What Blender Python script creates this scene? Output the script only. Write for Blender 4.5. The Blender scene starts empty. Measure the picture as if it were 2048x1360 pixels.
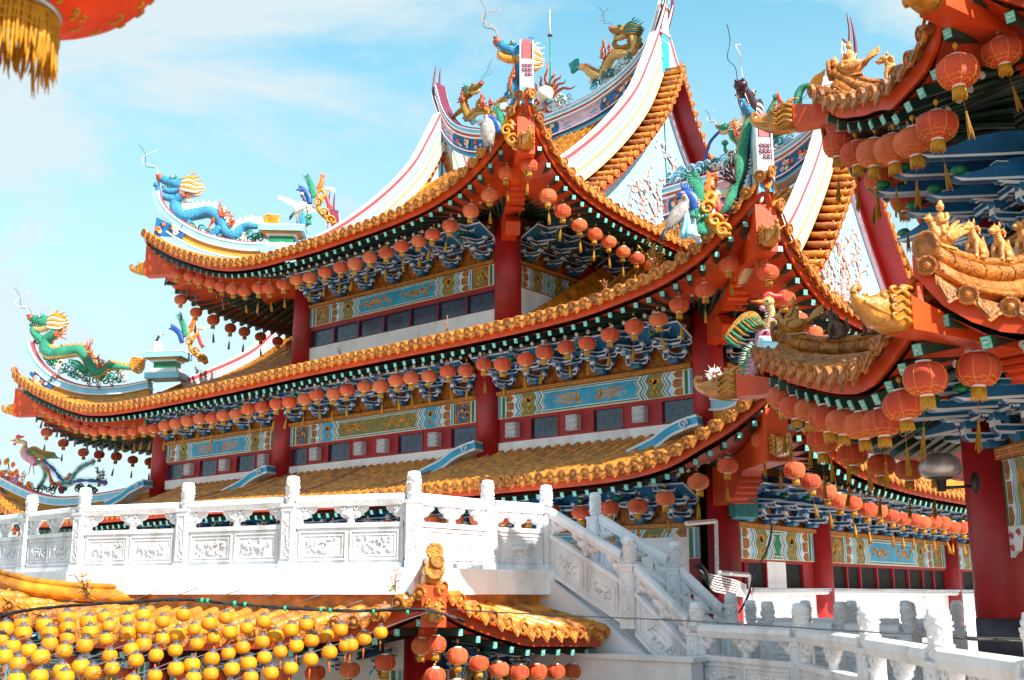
import bpy, math, random
from mathutils import Vector as V, Matrix as M
R = math.radians
rnd = random.Random(7)
col = bpy.context.scene.collection
SC = bpy.context.scene

# ---------------------------------------------------------------- camera, sky, sun, exposure
FPX, PIT, YAW = 2240.0, R(12.8), R(40.4)
cd = bpy.data.cameras.new('camera'); cam = bpy.data.objects.new('camera', cd); col.objects.link(cam)
cd.sensor_width = 36; cd.lens = FPX / 2048 * 36; cd.clip_start = 0.1; cd.clip_end = 3000
cam.location = (0, 0, 0); cam.rotation_euler = (R(90) + PIT, 0, YAW)
cd.dof.use_dof = True; cd.dof.focus_distance = 27; cd.dof.aperture_fstop = 5.0
SC.camera = cam
SUN_EL, SUN_AZ = R(41), R(-6)          # azimuth counted from +X towards +Y
w = bpy.data.worlds.new('World'); SC.world = w; w.use_nodes = True
nt = w.node_tree; N = nt.nodes; N.clear()
out = N.new('ShaderNodeOutputWorld'); bg = N.new('ShaderNodeBackground'); sky = N.new('ShaderNodeTexSky')
sky.sky_type = 'NISHITA'; sky.sun_disc = False; sky.sun_elevation = SUN_EL; sky.sun_rotation = R(90) - SUN_AZ
sky.air_density = 1.0; sky.dust_density = 0.6; sky.ozone_density = 1.5
tc = N.new('ShaderNodeTexCoord'); mp = N.new('ShaderNodeMapping'); mp.inputs['Scale'].default_value = (1.3, 1.3, 3.4)
mp.inputs['Location'].default_value = (0.35, 0.2, 0.55)
n1 = N.new('ShaderNodeTexNoise'); n1.inputs['Scale'].default_value = 2.3; n1.inputs['Detail'].default_value = 7; n1.inputs['Roughness'].default_value = .58
n1.inputs['Distortion'].default_value = .35
cr = N.new('ShaderNodeValToRGB'); cr.color_ramp.elements[0].position = .37; cr.color_ramp.elements[1].position = .56
cr.color_ramp.elements[0].color = (0, 0, 0, 1); cr.color_ramp.elements[1].color = (.93, .93, .93, 1)
tint = N.new('ShaderNodeMix'); tint.data_type = 'RGBA'; tint.blend_type = 'MULTIPLY'; tint.inputs[0].default_value = 1
tint.inputs[7].default_value = (.85, 1.9, 1.6, 1)
mx = N.new('ShaderNodeMix'); mx.data_type = 'RGBA'; mx.inputs[7].default_value = (4.2, 4.85, 5.05, 1)
L = nt.links.new
L(tc.outputs['Generated'], mp.inputs[0]); L(mp.outputs[0], n1.inputs['Vector']); L(n1.outputs[0], cr.inputs[0])
L(sky.outputs[0], tint.inputs[6]); L(tint.outputs[2], mx.inputs[6]); L(cr.outputs[0], mx.inputs[0])
sx = N.new('ShaderNodeSeparateXYZ'); L(tc.outputs['Generated'], sx.inputs[0]); mr = N.new('ShaderNodeMapRange'); L(sx.outputs[2], mr.inputs[0])
mr.inputs[1].default_value = .55; mr.inputs[2].default_value = .2; mr.inputs[3].default_value = 0; mr.inputs[4].default_value = .85
mxx = N.new('ShaderNodeMath'); mxx.operation = 'MAXIMUM'; L(mr.outputs[0], mxx.inputs[0]); L(cr.outputs[0], mxx.inputs[1]); L(mxx.outputs[0], mx.inputs[0])
L(mx.outputs[2], bg.inputs[0]); bg.inputs[1].default_value = .085; L(bg.outputs[0], out.inputs[0])
sl = bpy.data.lights.new('sun', 'SUN'); sun = bpy.data.objects.new('sun', sl); col.objects.link(sun)
sl.energy = 5.0; sl.angle = R(.5); sl.color = (1, .95, .86)
sdv = V((math.cos(SUN_EL) * math.cos(SUN_AZ), math.cos(SUN_EL) * math.sin(SUN_AZ), math.sin(SUN_EL)))
sun.rotation_euler = sdv.to_track_quat('Z', 'Y').to_euler()
SC.view_settings.view_transform = 'Standard'; SC.view_settings.look = 'None'
SC.view_settings.exposure = 1.12; SC.view_settings.gamma = 1
SC.cycles.max_bounces = 6

# ---------------------------------------------------------------- picture ray -> point on a real plane
FH = V((-math.sin(YAW), math.cos(YAW), 0)); RT = V((math.cos(YAW), math.sin(YAW), 0)); ZZ = V((0, 0, 1))
FW = FH * math.cos(PIT) + ZZ * math.sin(PIT); UP = -FH * math.sin(PIT) + ZZ * math.cos(PIT)
def ray(x, y): return FW + RT * ((x - 1024) / FPX) - UP * ((y - 680) / FPX)
def onY(x, y, c): d = ray(x, y); return d * (c / d.y)
def onX(x, y, c): d = ray(x, y); return d * (c / d.x)
def onZ(x, y, c): d = ray(x, y); return d * (c / d.z)
def atD(x, y, D): return ray(x, y) * D
def plane(p0, az):
    az = V((az[0], az[1], 0)).normalized(); n = V((az.y, -az.x, 0))
    if n.dot(V((p0[0], p0[1], 0))) > 0: n = -n           # n points to the viewer's side
    def q(x, y, off=0):
        d = ray(x, y); return d * (n.dot(V(p0)) / n.dot(d)) + n * off
    q.n = n; q.az = az
    return q

# ---------------------------------------------------------------- mesh builder
class MB:
    def __init__(s): s.v = []; s.f = []; s.m = []; s.sm = []
    def add(s, vs, fs, mat=0, sm=False):
        b = len(s.v); s.v += [V(p) for p in vs]
        for f in fs: s.f.append([i + b for i in f]); s.m.append(mat); s.sm.append(sm)
    def box(s, c, d, mat=0, X=V((1, 0, 0)), Y=None, Z=None):
        X = V(X).normalized(); Z = V(Z).normalized() if Z is not None else V((0, 0, 1))
        Y = Z.cross(X).normalized() if Y is None else V(Y).normalized()
        c = V(c); a, b, e = d[0] / 2, d[1] / 2, d[2] / 2
        vs = [c + X * (a * i) + Y * (b * j) + Z * (e * k) for k in (-1, 1) for j in (-1, 1) for i in (-1, 1)]
        s.add(vs, [(0, 2, 3, 1), (4, 5, 7, 6), (0, 1, 5, 4), (2, 6, 7, 3), (0, 4, 6, 2), (1, 3, 7, 5)], mat)
    def tube(s, pts, r, n=8, mat=0, cap=True, sm=True, flat=1.0, fn=None, mats=None):
        pts = [V(p) for p in pts]; k = len(pts)
        rr = [r] * k if isinstance(r, (int, float)) else list(r)
        vs = []; prev = None
        for i in range(k):
            t = (pts[min(i + 1, k - 1)] - pts[max(i - 1, 0)])
            if t.length < 1e-9: t = V((0, 0, 1))
            t.normalize()
            if fn is not None: a = V(fn) - t * t.dot(V(fn))
            elif prev is not None: a = prev - t * t.dot(prev)
            else:
                h = V((0, 0, 1)) if abs(t.z) < .9 else V((1, 0, 0)); a = h - t * t.dot(h)
            if a.length < 1e-6: a = t.orthogonal()
            a.normalize(); prev = a; b = t.cross(a)
            for j in range(n):
                g = 2 * math.pi * j / n
                vs.append(pts[i] + a * (rr[i] * math.cos(g)) * flat + b * (rr[i] * math.sin(g)))
        b0 = len(s.v); s.v += vs
        for i in range(k - 1):
            for j in range(n):
                j2 = (j + 1) % n
                s.f.append([b0 + i * n + j, b0 + i * n + j2, b0 + (i + 1) * n + j2, b0 + (i + 1) * n + j])
                s.m.append(mats[j] if mats else mat); s.sm.append(sm)
        if cap:
            s.f.append([b0 + j for j in range(n)][::-1]); s.m.append(mat); s.sm.append(False)
            s.f.append([b0 + (k - 1) * n + j for j in range(n)]); s.m.append(mat); s.sm.append(False)
    def ell(s, c, r, mat=0, n=10, m=6, X=(1, 0, 0), Z=(0, 0, 1)):
        X = V(X).normalized(); Z = V(Z); Z = (Z - X * X.dot(Z)).normalized(); Y = Z.cross(X); c = V(c)
        if isinstance(r, (int, float)): r = (r, r, r)
        vs = [c - Z * r[2]]
        for i in range(1, m):
            t = math.pi * i / m - math.pi / 2
            for j in range(n):
                g = 2 * math.pi * j / n
                vs.append(c + X * (r[0] * math.cos(t) * math.cos(g)) + Y * (r[1] * math.cos(t) * math.sin(g)) + Z * (r[2] * math.sin(t)))
        vs.append(c + Z * r[2]); fs = []
        for j in range(n):
            fs.append((0, 1 + (j + 1) % n, 1 + j)); l = len(vs) - 1; q = 1 + (m - 2) * n
            fs.append((l, q + j, q + (j + 1) % n))
            for i in range(m - 2):
                a = 1 + i * n; fs.append((a + j, a + (j + 1) % n, a + n + (j + 1) % n, a + n + j))
        s.add(vs, fs, mat, True)
    def lathe(s, c, prof, n=16, mat=0, sm=True, mats=None, Z=(0, 0, 1), X=None):
        Z = V(Z).normalized(); X = V(X).normalized() if X is not None else (V((1, 0, 0)) if abs(Z.x) < .9 else V((0, 1, 0)))
        X = (X - Z * Z.dot(X)).normalized(); Y = Z.cross(X); c = V(c); b = len(s.v)
        for r, z in prof:
            for j in range(n):
                g = 2 * math.pi * j / n; s.v.append(c + X * (r * math.cos(g)) + Y * (r * math.sin(g)) + Z * z)
        for i in range(len(prof) - 1):
            for j in range(n):
                j2 = (j + 1) % n
                s.f.append([b + i * n + j, b + i * n + j2, b + (i + 1) * n + j2, b + (i + 1) * n + j]); s.m.append(mats[i] if mats else mat); s.sm.append(sm)
        s.f.append([b + j for j in range(n)][::-1]); s.m.append(mats[0] if mats else mat); s.sm.append(False)
        b2 = b + (len(prof) - 1) * n
        s.f.append([b2 + j for j in range(n)]); s.m.append(mats[-1] if mats else mat); s.sm.append(False)
    def prism(s, poly, fr, o0, o1, mat=0):          # poly in 2D, fr(u,v,off) -> 3D, from off o0 to o1
        n = len(poly); a = [fr(u, v, o0) for u, v in poly]; b = [fr(u, v, o1) for u, v in poly]
        s.add(a + b, [list(range(n))[::-1], [n + i for i in range(n)]] + [(i, (i + 1) % n, n + (i + 1) % n, n + i) for i in range(n)], mat)
    def grid(s, rows, mat=0, sm=True):
        n = len(rows[0]); vs = [p for r in rows for p in r]
        s.add(vs, [(i * n + j, i * n + j + 1, (i + 1) * n + j + 1, (i + 1) * n + j) for i in range(len(rows) - 1) for j in range(n - 1)], mat, sm)
    def loft(s, secs, mat=0, closed=True, mats=None, sm=False, cap=True):   # secs: list of sections (lists of points)
        n = len(secs[0]); b = len(s.v)
        for c in secs: s.v += [V(p) for p in c]
        for i in range(len(secs) - 1):
            for j in range(n if closed else n - 1):
                j2 = (j + 1) % n
                s.f.append([b + i * n + j, b + i * n + j2, b + (i + 1) * n + j2, b + (i + 1) * n + j]); s.m.append(mats[j] if mats else mat); s.sm.append(sm)
        if closed and cap:
            s.f.append([b + j for j in range(n)][::-1]); s.m.append(mat); s.sm.append(False)
            b2 = b + (len(secs) - 1) * n; s.f.append([b2 + j for j in range(n)]); s.m.append(mat); s.sm.append(False)
    def spike(s, p, d, r, mat=0, n=5): s.tube([p, V(p) + V(d) * .5, V(p) + V(d)], [r, r * .6, r * .05], n, mat)
    def join(s, o, mt=None):
        b = len(s.v); s.v += [(mt @ p if mt else p.copy()) for p in o.v]
        s.f += [[i + b for i in f] for f in o.f]; s.m += o.m; s.sm += o.sm
    def mesh(s, name, mats, org):
        me = bpy.data.meshes.new(name); me.from_pydata([tuple(p - org) for p in s.v], [], s.f)
        for m in mats: me.materials.append(MT[m])
        me.polygons.foreach_set('material_index', s.m); me.polygons.foreach_set('use_smooth', s.sm)
        me.update(); return me
WL = {}
def part(name, mb, mats, parent, label=None, kind=None):
    org = WL[parent.name]; mats = [mats] if isinstance(mats, str) else mats
    o = bpy.data.objects.new(name, mb.mesh(name, mats, org)); col.objects.link(o); o.parent = parent; WL[o.name] = org
    if label: o['label'] = label
    if kind: o['kind'] = kind
    return o
def tag(o, label, cat, group=None):
    o['label'] = label; o['category'] = cat
    if group: o['group'] = group
    return o
def thing(name, label, cat, loc, group=None):
    o = bpy.data.objects.new(name, None); col.objects.link(o); o.location = loc; o.empty_display_size = .2; WL[o.name] = V(loc)
    return tag(o, label, cat, group)
def solo(name, mb, mats, label, cat, group=None):
    xs = [p.x for p in mb.v]; ys = [p.y for p in mb.v]; org = V(((min(xs) + max(xs)) / 2, (min(ys) + max(ys)) / 2, min(p.z for p in mb.v)))
    mats = [mats] if isinstance(mats, str) else mats
    o = bpy.data.objects.new(name, mb.mesh(name, mats, org)); col.objects.link(o); o.location = org; WL[o.name] = org
    return tag(o, label, cat, group)
def struct(name, mb, mats):
    mats = [mats] if isinstance(mats, str) else mats
    o = bpy.data.objects.new(name, mb.mesh(name, mats, V((0, 0, 0)))); col.objects.link(o); o['kind'] = 'structure'; WL[o.name] = V((0, 0, 0)); return o

# ---------------------------------------------------------------- materials
MT = {}
def hexc(h):
    h = h.lstrip('#'); c = [int(h[i:i + 2], 16) / 255 for i in (0, 2, 4)]
    return tuple(x / 12.92 if x <= .04045 else ((x + .055) / 1.055) ** 2.4 for x in c) + (1,)
def mat(name, c, rough=.5, var=.18, vs=3.0, bump=.0, bs=30.0, metal=0, dirt=None, da=.35, ds=1.2, trans=0, coat=0, c2=None, wave=None, spec=.5):
    m = bpy.data.materials.new(name); m.use_nodes = True; t = m.node_tree; n = t.nodes; b = n['Principled BSDF']; l = t.links.new
    b.inputs['Roughness'].default_value = rough; b.inputs['Metallic'].default_value = metal; b.inputs['Specular IOR Level'].default_value = spec
    if coat: b.inputs['Coat Weight'].default_value = coat; b.inputs['Coat Roughness'].default_value = .12
    co = n.new('ShaderNodeTexCoord'); nz = n.new('ShaderNodeTexNoise'); nz.inputs['Scale'].default_value = vs; nz.inputs['Detail'].default_value = 6
    l(co.outputs['Object'], nz.inputs['Vector']); rp = n.new('ShaderNodeValToRGB')
    c = hexc(c); k = hexc(c2) if c2 else tuple(x * (1 - var * 1.6) for x in c[:3]) + (1,)
    hi = c if c2 else tuple(min(1, x * (1 + var)) for x in c[:3]) + (1,)
    rp.color_ramp.elements[0].position = .35; rp.color_ramp.elements[1].position = .65
    rp.color_ramp.elements[0].color = k; rp.color_ramp.elements[1].color = hi; l(nz.outputs[0], rp.inputs[0]); cur = rp.outputs[0]
    if dirt:
        n2 = n.new('ShaderNodeTexNoise'); n2.inputs['Scale'].default_value = ds; n2.inputs['Detail'].default_value = 9; n2.inputs['Roughness'].default_value = .68
        mp = n.new('ShaderNodeMapping'); mp.inputs['Scale'].default_value = (1, 1, .35); l(co.outputs['Object'], mp.inputs[0]); l(mp.outputs[0], n2.inputs['Vector'])
        r2 = n.new('ShaderNodeValToRGB'); r2.color_ramp.elements[0].position = .52; r2.color_ramp.elements[1].position = .74
        r2.color_ramp.elements[1].color = (da, da, da, 1); l(n2.outputs[0], r2.inputs[0])
        x = n.new('ShaderNodeMix'); x.data_type = 'RGBA'; x.inputs[7].default_value = hexc(dirt); l(r2.outputs[0], x.inputs[0]); l(cur, x.inputs[6]); cur = x.outputs[2]
    l(cur, b.inputs['Base Color'])
    if wave:
        wv = n.new('ShaderNodeTexWave'); wv.bands_direction = wave[0]; wv.inputs['Scale'].default_value = wave[1]; wv.inputs['Distortion'].default_value = wave[3] if len(wave) > 3 else .3
        l(co.outputs['Object'], wv.inputs['Vector']); bp = n.new('ShaderNodeBump'); bp.inputs['Strength'].default_value = wave[2]; bp.inputs['Distance'].default_value = .02
        l(wv.outputs['Color'], bp.inputs['Height']); l(bp.outputs[0], b.inputs['Normal'])
    elif bump:
        n3 = n.new('ShaderNodeTexNoise'); n3.inputs['Scale'].default_value = bs; n3.inputs['Detail'].default_value = 4; l(co.outputs['Object'], n3.inputs['Vector'])
        bp = n.new('ShaderNodeBump'); bp.inputs['Strength'].default_value = bump; bp.inputs['Distance'].default_value = .03
        l(n3.outputs[0], bp.inputs['Height']); l(bp.outputs[0], b.inputs['Normal'])
    if trans:
        tr = n.new('ShaderNodeBsdfTranslucent'); l(cur, tr.inputs[0]); ms = n.new('ShaderNodeMixShader'); ms.inputs[0].default_value = trans
        l(b.outputs[0], ms.inputs[1]); l(tr.outputs[0], ms.inputs[2]); l(ms.outputs[0], n['Material Output'].inputs[0])
    MT[name] = m; return m
mat('tile', '#CF801C', .36, .28, 5, .5, 9, dirt='#6E3A16', da=.45, ds=1.3, coat=.15)
mat('tile_dull', '#A85F22', .5, .3, 7, .6, 14, dirt='#3A2412', da=.7, ds=2.5)
mat('tile_end', '#CB7A28', .42, .35, 14, 1.0, 34, dirt='#5A2E14', da=.6, ds=3)
mat('tile_old', '#8A5222', .38, .35, 6, .8, 20, dirt='#3A2412', da=.7, ds=2.5, coat=.2)
mat('tile_pav', '#B06824', .4, .3, 9, .9, 26, dirt='#57301A', da=.6, ds=3)
mat('orange', '#CC4514', .42, .12, 1.5, .12, 12, dirt='#7E2812', da=.6, ds=1.6)
mat('soffit', '#B23A12', .5, .15, 2)
mat('green', '#123A30', .42, .25, 4, .1)
mat('teal_end', '#86CFC6', .4, .25, 40, c2='#2F9484')
mat('disc_white', '#D8D4D2', .4, .2, 30)
mat('red', '#A3161A', .4, .16, 1.6, .3, 45, dirt='#5A1A1C', da=.55, ds=2.2)
mat('redwall', '#A81F26', .5, .12, 2, .2, 60, dirt='#701018', da=.3)
mat('white', '#F3F1F5', .6, .05, 2, .15, 40, dirt='#A39488', da=.6, ds=1.3)
mat('marble', '#DDDBE0', .5, .06, 3, .25, 25, dirt='#8A857F', da=.6, ds=2.2)
mat('stainwall', '#D8D4D8', .6, .06, 2, .3, 16, dirt='#8A7F7C', da=.55, ds=.8)
mat('blue', '#155E93', .42, .2, 3)
mat('navy', '#11406C', .42, .2, 3)
mat('cyan', '#2FA6D2', .4, .12, 3)
mat('cyanb', '#155F8A', .42, .15, 3)
mat('skyblue', '#8CCDE6', .4, .08, 3)
mat('trim', '#DDE3EA', .4, .05, 3)
mat('greenp', '#147A50', .42, .15, 3)
mat('olive', '#7E8248', .5, .15, 6)
mat('gold', '#DE9A38', .34, .2, 9, .5, 30)
mat('goldbrown', '#A9641C', .45, .25, 7, .4, 22)
mat('flame', '#8A3F12', .5, .45, 5, .4, 16, c2='#C67A1E')
mat('cream', '#EDD2A6', .5, .05, 2, dirt='#B98B4C', da=.3)
mat('ochre', '#C98A2C', .5, .12, 2)
mat('pink', '#D9B6C8', .5, .1, 4)
mat('redline', '#C94A50', .42, .08, 2)
mat('maroon', '#6E1E3C', .45, .15, 4)
mat('glass', '#203450', .18, .4, 2, spec=.8)
mat('lattice', '#3A5268', .3, .2, 3)
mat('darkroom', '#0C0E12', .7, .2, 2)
mat('vergeblue', '#86C2DC', .5, .06, 3)
mat('paleblue', '#8CC8DE', .6, .05, 3)
mat('flower', '#E9D9D9', .5, .1, 9)
mat('branch', '#B9735E', .5, .2, 9)
mat('metal', '#B9BCC2', .3, .1, 3, metal=.8)
mat('louver', '#C9CAD0', .4, .08, 3)
mat('cable', '#15161A', .5, .2, 3)
mat('tie', '#17A071', .5, .1)
mat('teal', '#0F8F90', .4, .15, 3)
mat('silver', '#A9A3A4', .38, .2, 6, metal=.6)
mat('darkband', '#3C3B48', .55, .2, 6, .2)
mat('cap_white', '#E8E4DF', .5, .05)
mat('cordy', '#C88A18', .6, .15, 9)
mat('tassel', '#EBA81E', .6, .3, 30, c2='#CC8714', wave=('X', 60, .8), trans=.25)
mat('tassel_backlit', '#56505A', .7, .2, 30)  # same tassel seen against the sky: backlight silhouette put into the grey colour
mat('tassel_gold', '#F4B82E', .6, .25, 30, c2='#D89A1C', trans=.45)
mat('capgold', '#DDA02A', .4, .15, 9, wave=('X', 50, .5))
mat('lantern', '#F0613C', .5, .08, 4, wave=('Z', 26, .5, 0), trans=.3)
mat('lantern_b', '#E2573A', .55, .14, 3, wave=('Z', 26, .5, 0), trans=.3, dirt='#F2A080', da=.35, ds=6)
mat('lantern_c', '#F27A50', .5, .1, 4, wave=('Z', 26, .5, 0), trans=.32, dirt='#C24A30', da=.5, ds=5)
mat('lantern_big', '#EA5A10', .5, .1, 4, wave=('Z', 12, .4, 0), trans=.45)
mat('vergecream', '#E6BC92', .5, .06, 3)
mat('seam', '#E89A3A', .4, .1)
mat('yellow', '#EE9504', .45, .08, 4, trans=.2, wave=('Z', 60, .25, 0))
mat('yellow2', '#F2A208', .45, .08, 4, trans=.2, wave=('Z', 60, .25, 0))
mat('capgrey', '#5A5A62', .4, .2)
mat('leaf', '#6E8A2E', .55, .35, 20, trans=.3)
mat('leafdry', '#C79A32', .55, .3, 20, trans=.25)
mat('leafdark', '#22502E', .55, .3, 20, trans=.2)
mat('d_green', '#2FA884', .38, .2, 34, 1.2, 55, c2='#0C6A52', dirt='#3A3020', da=.5, ds=3)
mat('d_blue', '#49AEDC', .38, .2, 34, 1.2, 55, c2='#14669C', dirt='#2A3848', da=.5, ds=3)
mat('d_gold', '#BE8A22', .38, .25, 30, 1.2, 50, c2='#7A5210')
mat('d_belly', '#D8B676', .45, .2, 20, .8, 60)
mat('d_rust', '#B8502A', .45, .25, 12)
mat('d_mane', '#D98A20', .45, .25, 14)
mat('d_white', '#E4DCD0', .5, .1, 9)
mat('d_dark', '#3A1420', .4, .3, 9)
mat('d_teal', '#177A80', .42, .2, 12)
mat('d_orange', '#F06A1A', .45, .15, 9)
mat('d_red', '#D83A3E', .45, .15, 9)
mat('d_pink', '#C988A4', .5, .2, 14)
mat('d_navy', '#1B4C9A', .45, .2, 12)
mat('d_grey', '#A79C98', .55, .25, 12, .6, 40)
mat('d_black', '#24222A', .5, .2, 9)
mat('beast', '#D8924A', .42, .2, 9, .6, 30, dirt='#7A4218', da=.4, ds=5)
mat('beast_old', '#6B4A3A', .5, .3, 9, .6, 30, dirt='#2E2220', da=.5, ds=5)
mat('beastgold', '#BE7A1C', .3, .2, 7, .7, 22, coat=.5, dirt='#6A3A10', da=.5, ds=4)
mat('ground', '#8A7F6E', .8, .2, 1, .3, 20)
mat('stone', '#B9A08A', .7, .2, 2, .3, 20)
# ---------------------------------------------------------------- curves
def crv(pts):
    pts = sorted(pts); xs = [p[0] for p in pts]; ys = [p[1] for p in pts]; n = len(xs)
    d = [(ys[i + 1] - ys[i]) / (xs[i + 1] - xs[i]) for i in range(n - 1)]
    m = [d[0]] + [(0 if d[i - 1] * d[i] <= 0 else 2 * d[i - 1] * d[i] / (d[i - 1] + d[i])) for i in range(1, n - 1)] + [d[-1]]
    def f(x):
        if x <= xs[0]: return ys[0] + m[0] * (x - xs[0])
        if x >= xs[-1]: return ys[-1] + m[-1] * (x - xs[-1])
        i = max(j for j in range(n - 1) if xs[j] <= x); h = xs[i + 1] - xs[i]; t = (x - xs[i]) / h
        return (ys[i] * (2 * t ** 3 - 3 * t * t + 1) + m[i] * h * (t ** 3 - 2 * t * t + t) + ys[i + 1] * (3 * t * t - 2 * t ** 3) + m[i + 1] * h * (t ** 3 - t * t))
    return f
def spl(pts, k=6):       # Catmull-Rom through 3D (or n-D tuple) points
    P = [tuple(p) for p in pts]; o = []
    for i in range(len(P) - 1):
        a, b, c, d = P[max(i - 1, 0)], P[i], P[i + 1], P[min(i + 2, len(P) - 1)]
        for j in range(k):
            t = j / k
            o.append(tuple(.5 * (2 * b[q] + (c[q] - a[q]) * t + (2 * a[q] - 5 * b[q] + 4 * c[q] - d[q]) * t * t + (3 * b[q] - a[q] - 3 * c[q] + d[q]) * t ** 3) for q in range(len(b))))
    o.append(P[-1]); return o
def spv(pts, k=6): return [V(p) for p in spl(pts, k)]
def frange(a, b, st):
    n = max(1, round((b - a) / st)); return [a + (b - a) * i / n for i in range(n + 1)]

# ---------------------------------------------------------------- one side of a tiled roof
class Side:
    def __init__(s, o, sd, nd, ez, s0, s1, nlim, base, z0, dec=3.4):
        s.o = V(o); s.sd = V(sd); s.nd = V(nd); s.ez = ez; s.s0 = s0; s.s1 = s1; s.nlim = nlim; s.base = base; s.z0 = z0; s.dec = dec; s.bf = None
    def P(s, a, n, dz=0):
        w = max(0, 1 - n / s.dec) ** 1.25 if n > 0 else 1
        z = s.z0 + (s.ez(a) - s.z0) * w + s.base(max(n, 0)) * (s.bf(a) if s.bf else 1) + min(n, 0) * .35 + dz
        p = s.o + s.sd * a + s.nd * n; p.z = z; return p
    def tiles(s, mb, sp=.31, r=.085, endm=1, step=.33, k=8, knob=True, ez=1.0):
        # mats: 0 tile, 1 tile end
        rows = []
        for a in frange(s.s0, s.s1, .3):
            nl = s.nlim(a); rows.append([s.P(a, -.03 + (nl + .03) * j / 14, 0) for j in range(15)])
        mb.grid(rows, 0, False); n = int((s.s1 - s.s0) / sp); off = ((s.s1 - s.s0) - n * sp) / 2
        for i in range(n + 1):
            a = s.s0 + off + i * sp
            if a > s.s1 + .01: break
            jit = rnd.uniform(-.012, .012); nl = s.nlim(a)
            if nl > .15:
                pts = []; rr = []; x = -.08
                while x < nl:
                    x2 = min(x + step, nl); pts += [s.P(a + jit, x, .03), s.P(a + jit, x2, .03)]; rr += [r * 1.06, r * .92]; x = x2
                    if x >= nl - 1e-6: break
                mb.tube(pts, rr, k, 2 if rnd.random() < .13 else 0, True, True, 1.0, fn=(0, 0, 1))
            c = s.P(a + jit, -.1, .0); R1 = r * 1.28 * ez; nv = (-s.nd + V((0, 0, -.18))).normalized()
            mb.lathe(c - nv * .03, [(R1, 0), (R1, .05), (R1 * .8, .055), (R1 * .74, .035), (R1 * .45, .035), (R1 * .35, .06), (R1 * .1, .07)], 10, 2 if rnd.random() < .12 else endm, False, Z=nv)
            if knob: mb.ell(s.P(a + jit, .12, r * 1.15), (.028, .028, .035), endm, 6, 4)
            if i < n:
                a2 = a + sp / 2; h = sp * .36 * ez; q = s.P(a2, -.07, -.02); u = (s.P(a2 + .05, -.07) - s.P(a2 - .05, -.07)).normalized(); dn = (V((0, 0, -1)) - s.nd * .3).normalized()
                sh = [(-1, .25), (1, .25), (.98, -.4), (.6, -.75), (.42, -1.0), (0, -1.45), (-.42, -1.0), (-.6, -.75), (-.98, -.4)]
                fr = lambda x, y, o_: q + u * (x * h) - dn * (y * h) - s.nd * o_
                mb.prism(sh, fr, 0, .03, endm)
                mb.prism([(x * .72, y * .72 - .08) for x, y in sh], fr, .03, .045, endm)
    def fascia(s, mb, top=-.08, bot=-.29, m=0):
        secs = []
        for a in frange(s.s0, s.s1, .25):
            secs.append([s.P(a, .03, top), s.P(a, .09, top), s.P(a, .09, bot), s.P(a, .03, bot)])
        mb.loft(secs, m)
    def soffit(s, mb, n1, dz=-.38, m=0):
        mb.grid([[s.P(a, .09 + (min(n1, s.nlim(a)) - .09) * j / 4, dz) for j in range(5)] for a in frange(s.s0, s.s1, .3)], m, False)
    def fan(s, a, wi0, wi1, keep=.85):
        if wi1 is not None and a > wi1 - keep: b = wi1 - keep + (a - wi1 + keep) * keep / (s.s1 - wi1 + keep); return min(b, wi1 - .05)
        if wi0 is not None and a < wi0 + keep: b = wi0 + keep - (wi0 + keep - a) * keep / (wi0 + keep - s.s0); return max(b, wi0 + .05)
        return a
    def rafters(s, mb, nw, wi0, wi1, sp=.33, h=.12, wd=.1, dz=-.45, lower=True, n0=.1):
        # mats: 0 green, 1 teal end, 2 white disc
        n = int((s.s1 - s.s0 - .5) / sp)
        for i in range(n + 1):
            a = s.s0 + .25 + (s.s1 - s.s0 - .5) * i / n; b = s.fan(a, wi0, wi1)
            p = s.P(a, n0, dz); q = s.P(b, nw, dz + .02); over = (p.z + q.z) / 2 - s.P((a + b) / 2, (n0 + nw) / 2, -.22).z
            if over > 0: q.z -= 2 * over
            d = (q - p)
            side = V((d.y, -d.x, 0)).normalized(); up = side.cross(d).normalized()
            if up.z < 0: up = -up
            L_ = d.length; mb.box((p + q) / 2, (L_, wd, h), 0, d, side, up)
            mb.box(p - d.normalized() * .008, (.012, wd * .92, h * .92), 1, d, side, up)
            mb.box(p - d.normalized() * .016, (.008, wd * .5, h * .12), 2, d, side, (up + side).normalized())
            mb.box(p - d.normalized() * .019, (.008, wd * .5, h * .12), 2, d, side, (up - side).normalized())
            if lower:
                t = .34; p2 = p + (q - p) * t + V((0, 0, -.14)); q2 = q + V((0, 0, -.12)); mb.tube([p2, q2], .052, 7, 0, True, True)
                dd = (q2 - p2).normalized(); mb.lathe(p2 - dd * .014, [(.05, 0), (.05, .012)], 8, 2, False, Z=dd)
def hip_beam(mb, inner, tip, ztop, drop=1.45, wd=.36, step=.45):   # ztop(h): z of roof underside along hip; inner/tip V xy
    d = V((tip.x - inner.x, tip.y - inner.y, 0)); H = d.length; d.normalize(); sdn = V((d.y, -d.x, 0))
    fr = lambda h, z, o: V((inner.x, inner.y, 0)) + d * h + V((0, 0, z)) + sdn * o
    e = H - .2; zt = ztop(H); top = [(h, ztop(h)) for h in frange(0, e, e / 8)]
    bot = [(e, zt - drop), (H - 1.8, zt - drop), (H - 2.35, zt - drop - step), (H - 3.2, zt - drop - step - .05), (0, min(zt - drop - step - .1, ztop(0) - .3))]
    bot = [b for b in bot if b[0] > .02 or b is bot[-1]]
    mb.prism(top + bot, fr, -wd / 2, wd / 2, 0)
    for k in range(5):
        mb.box(fr(H - 2.0 - k * .13, zt - drop - .17 - k * .1, 0), (.1, wd * 1.15, .05), 0, d)
    return fr(e, zt - drop + .28, 0), d
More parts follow.
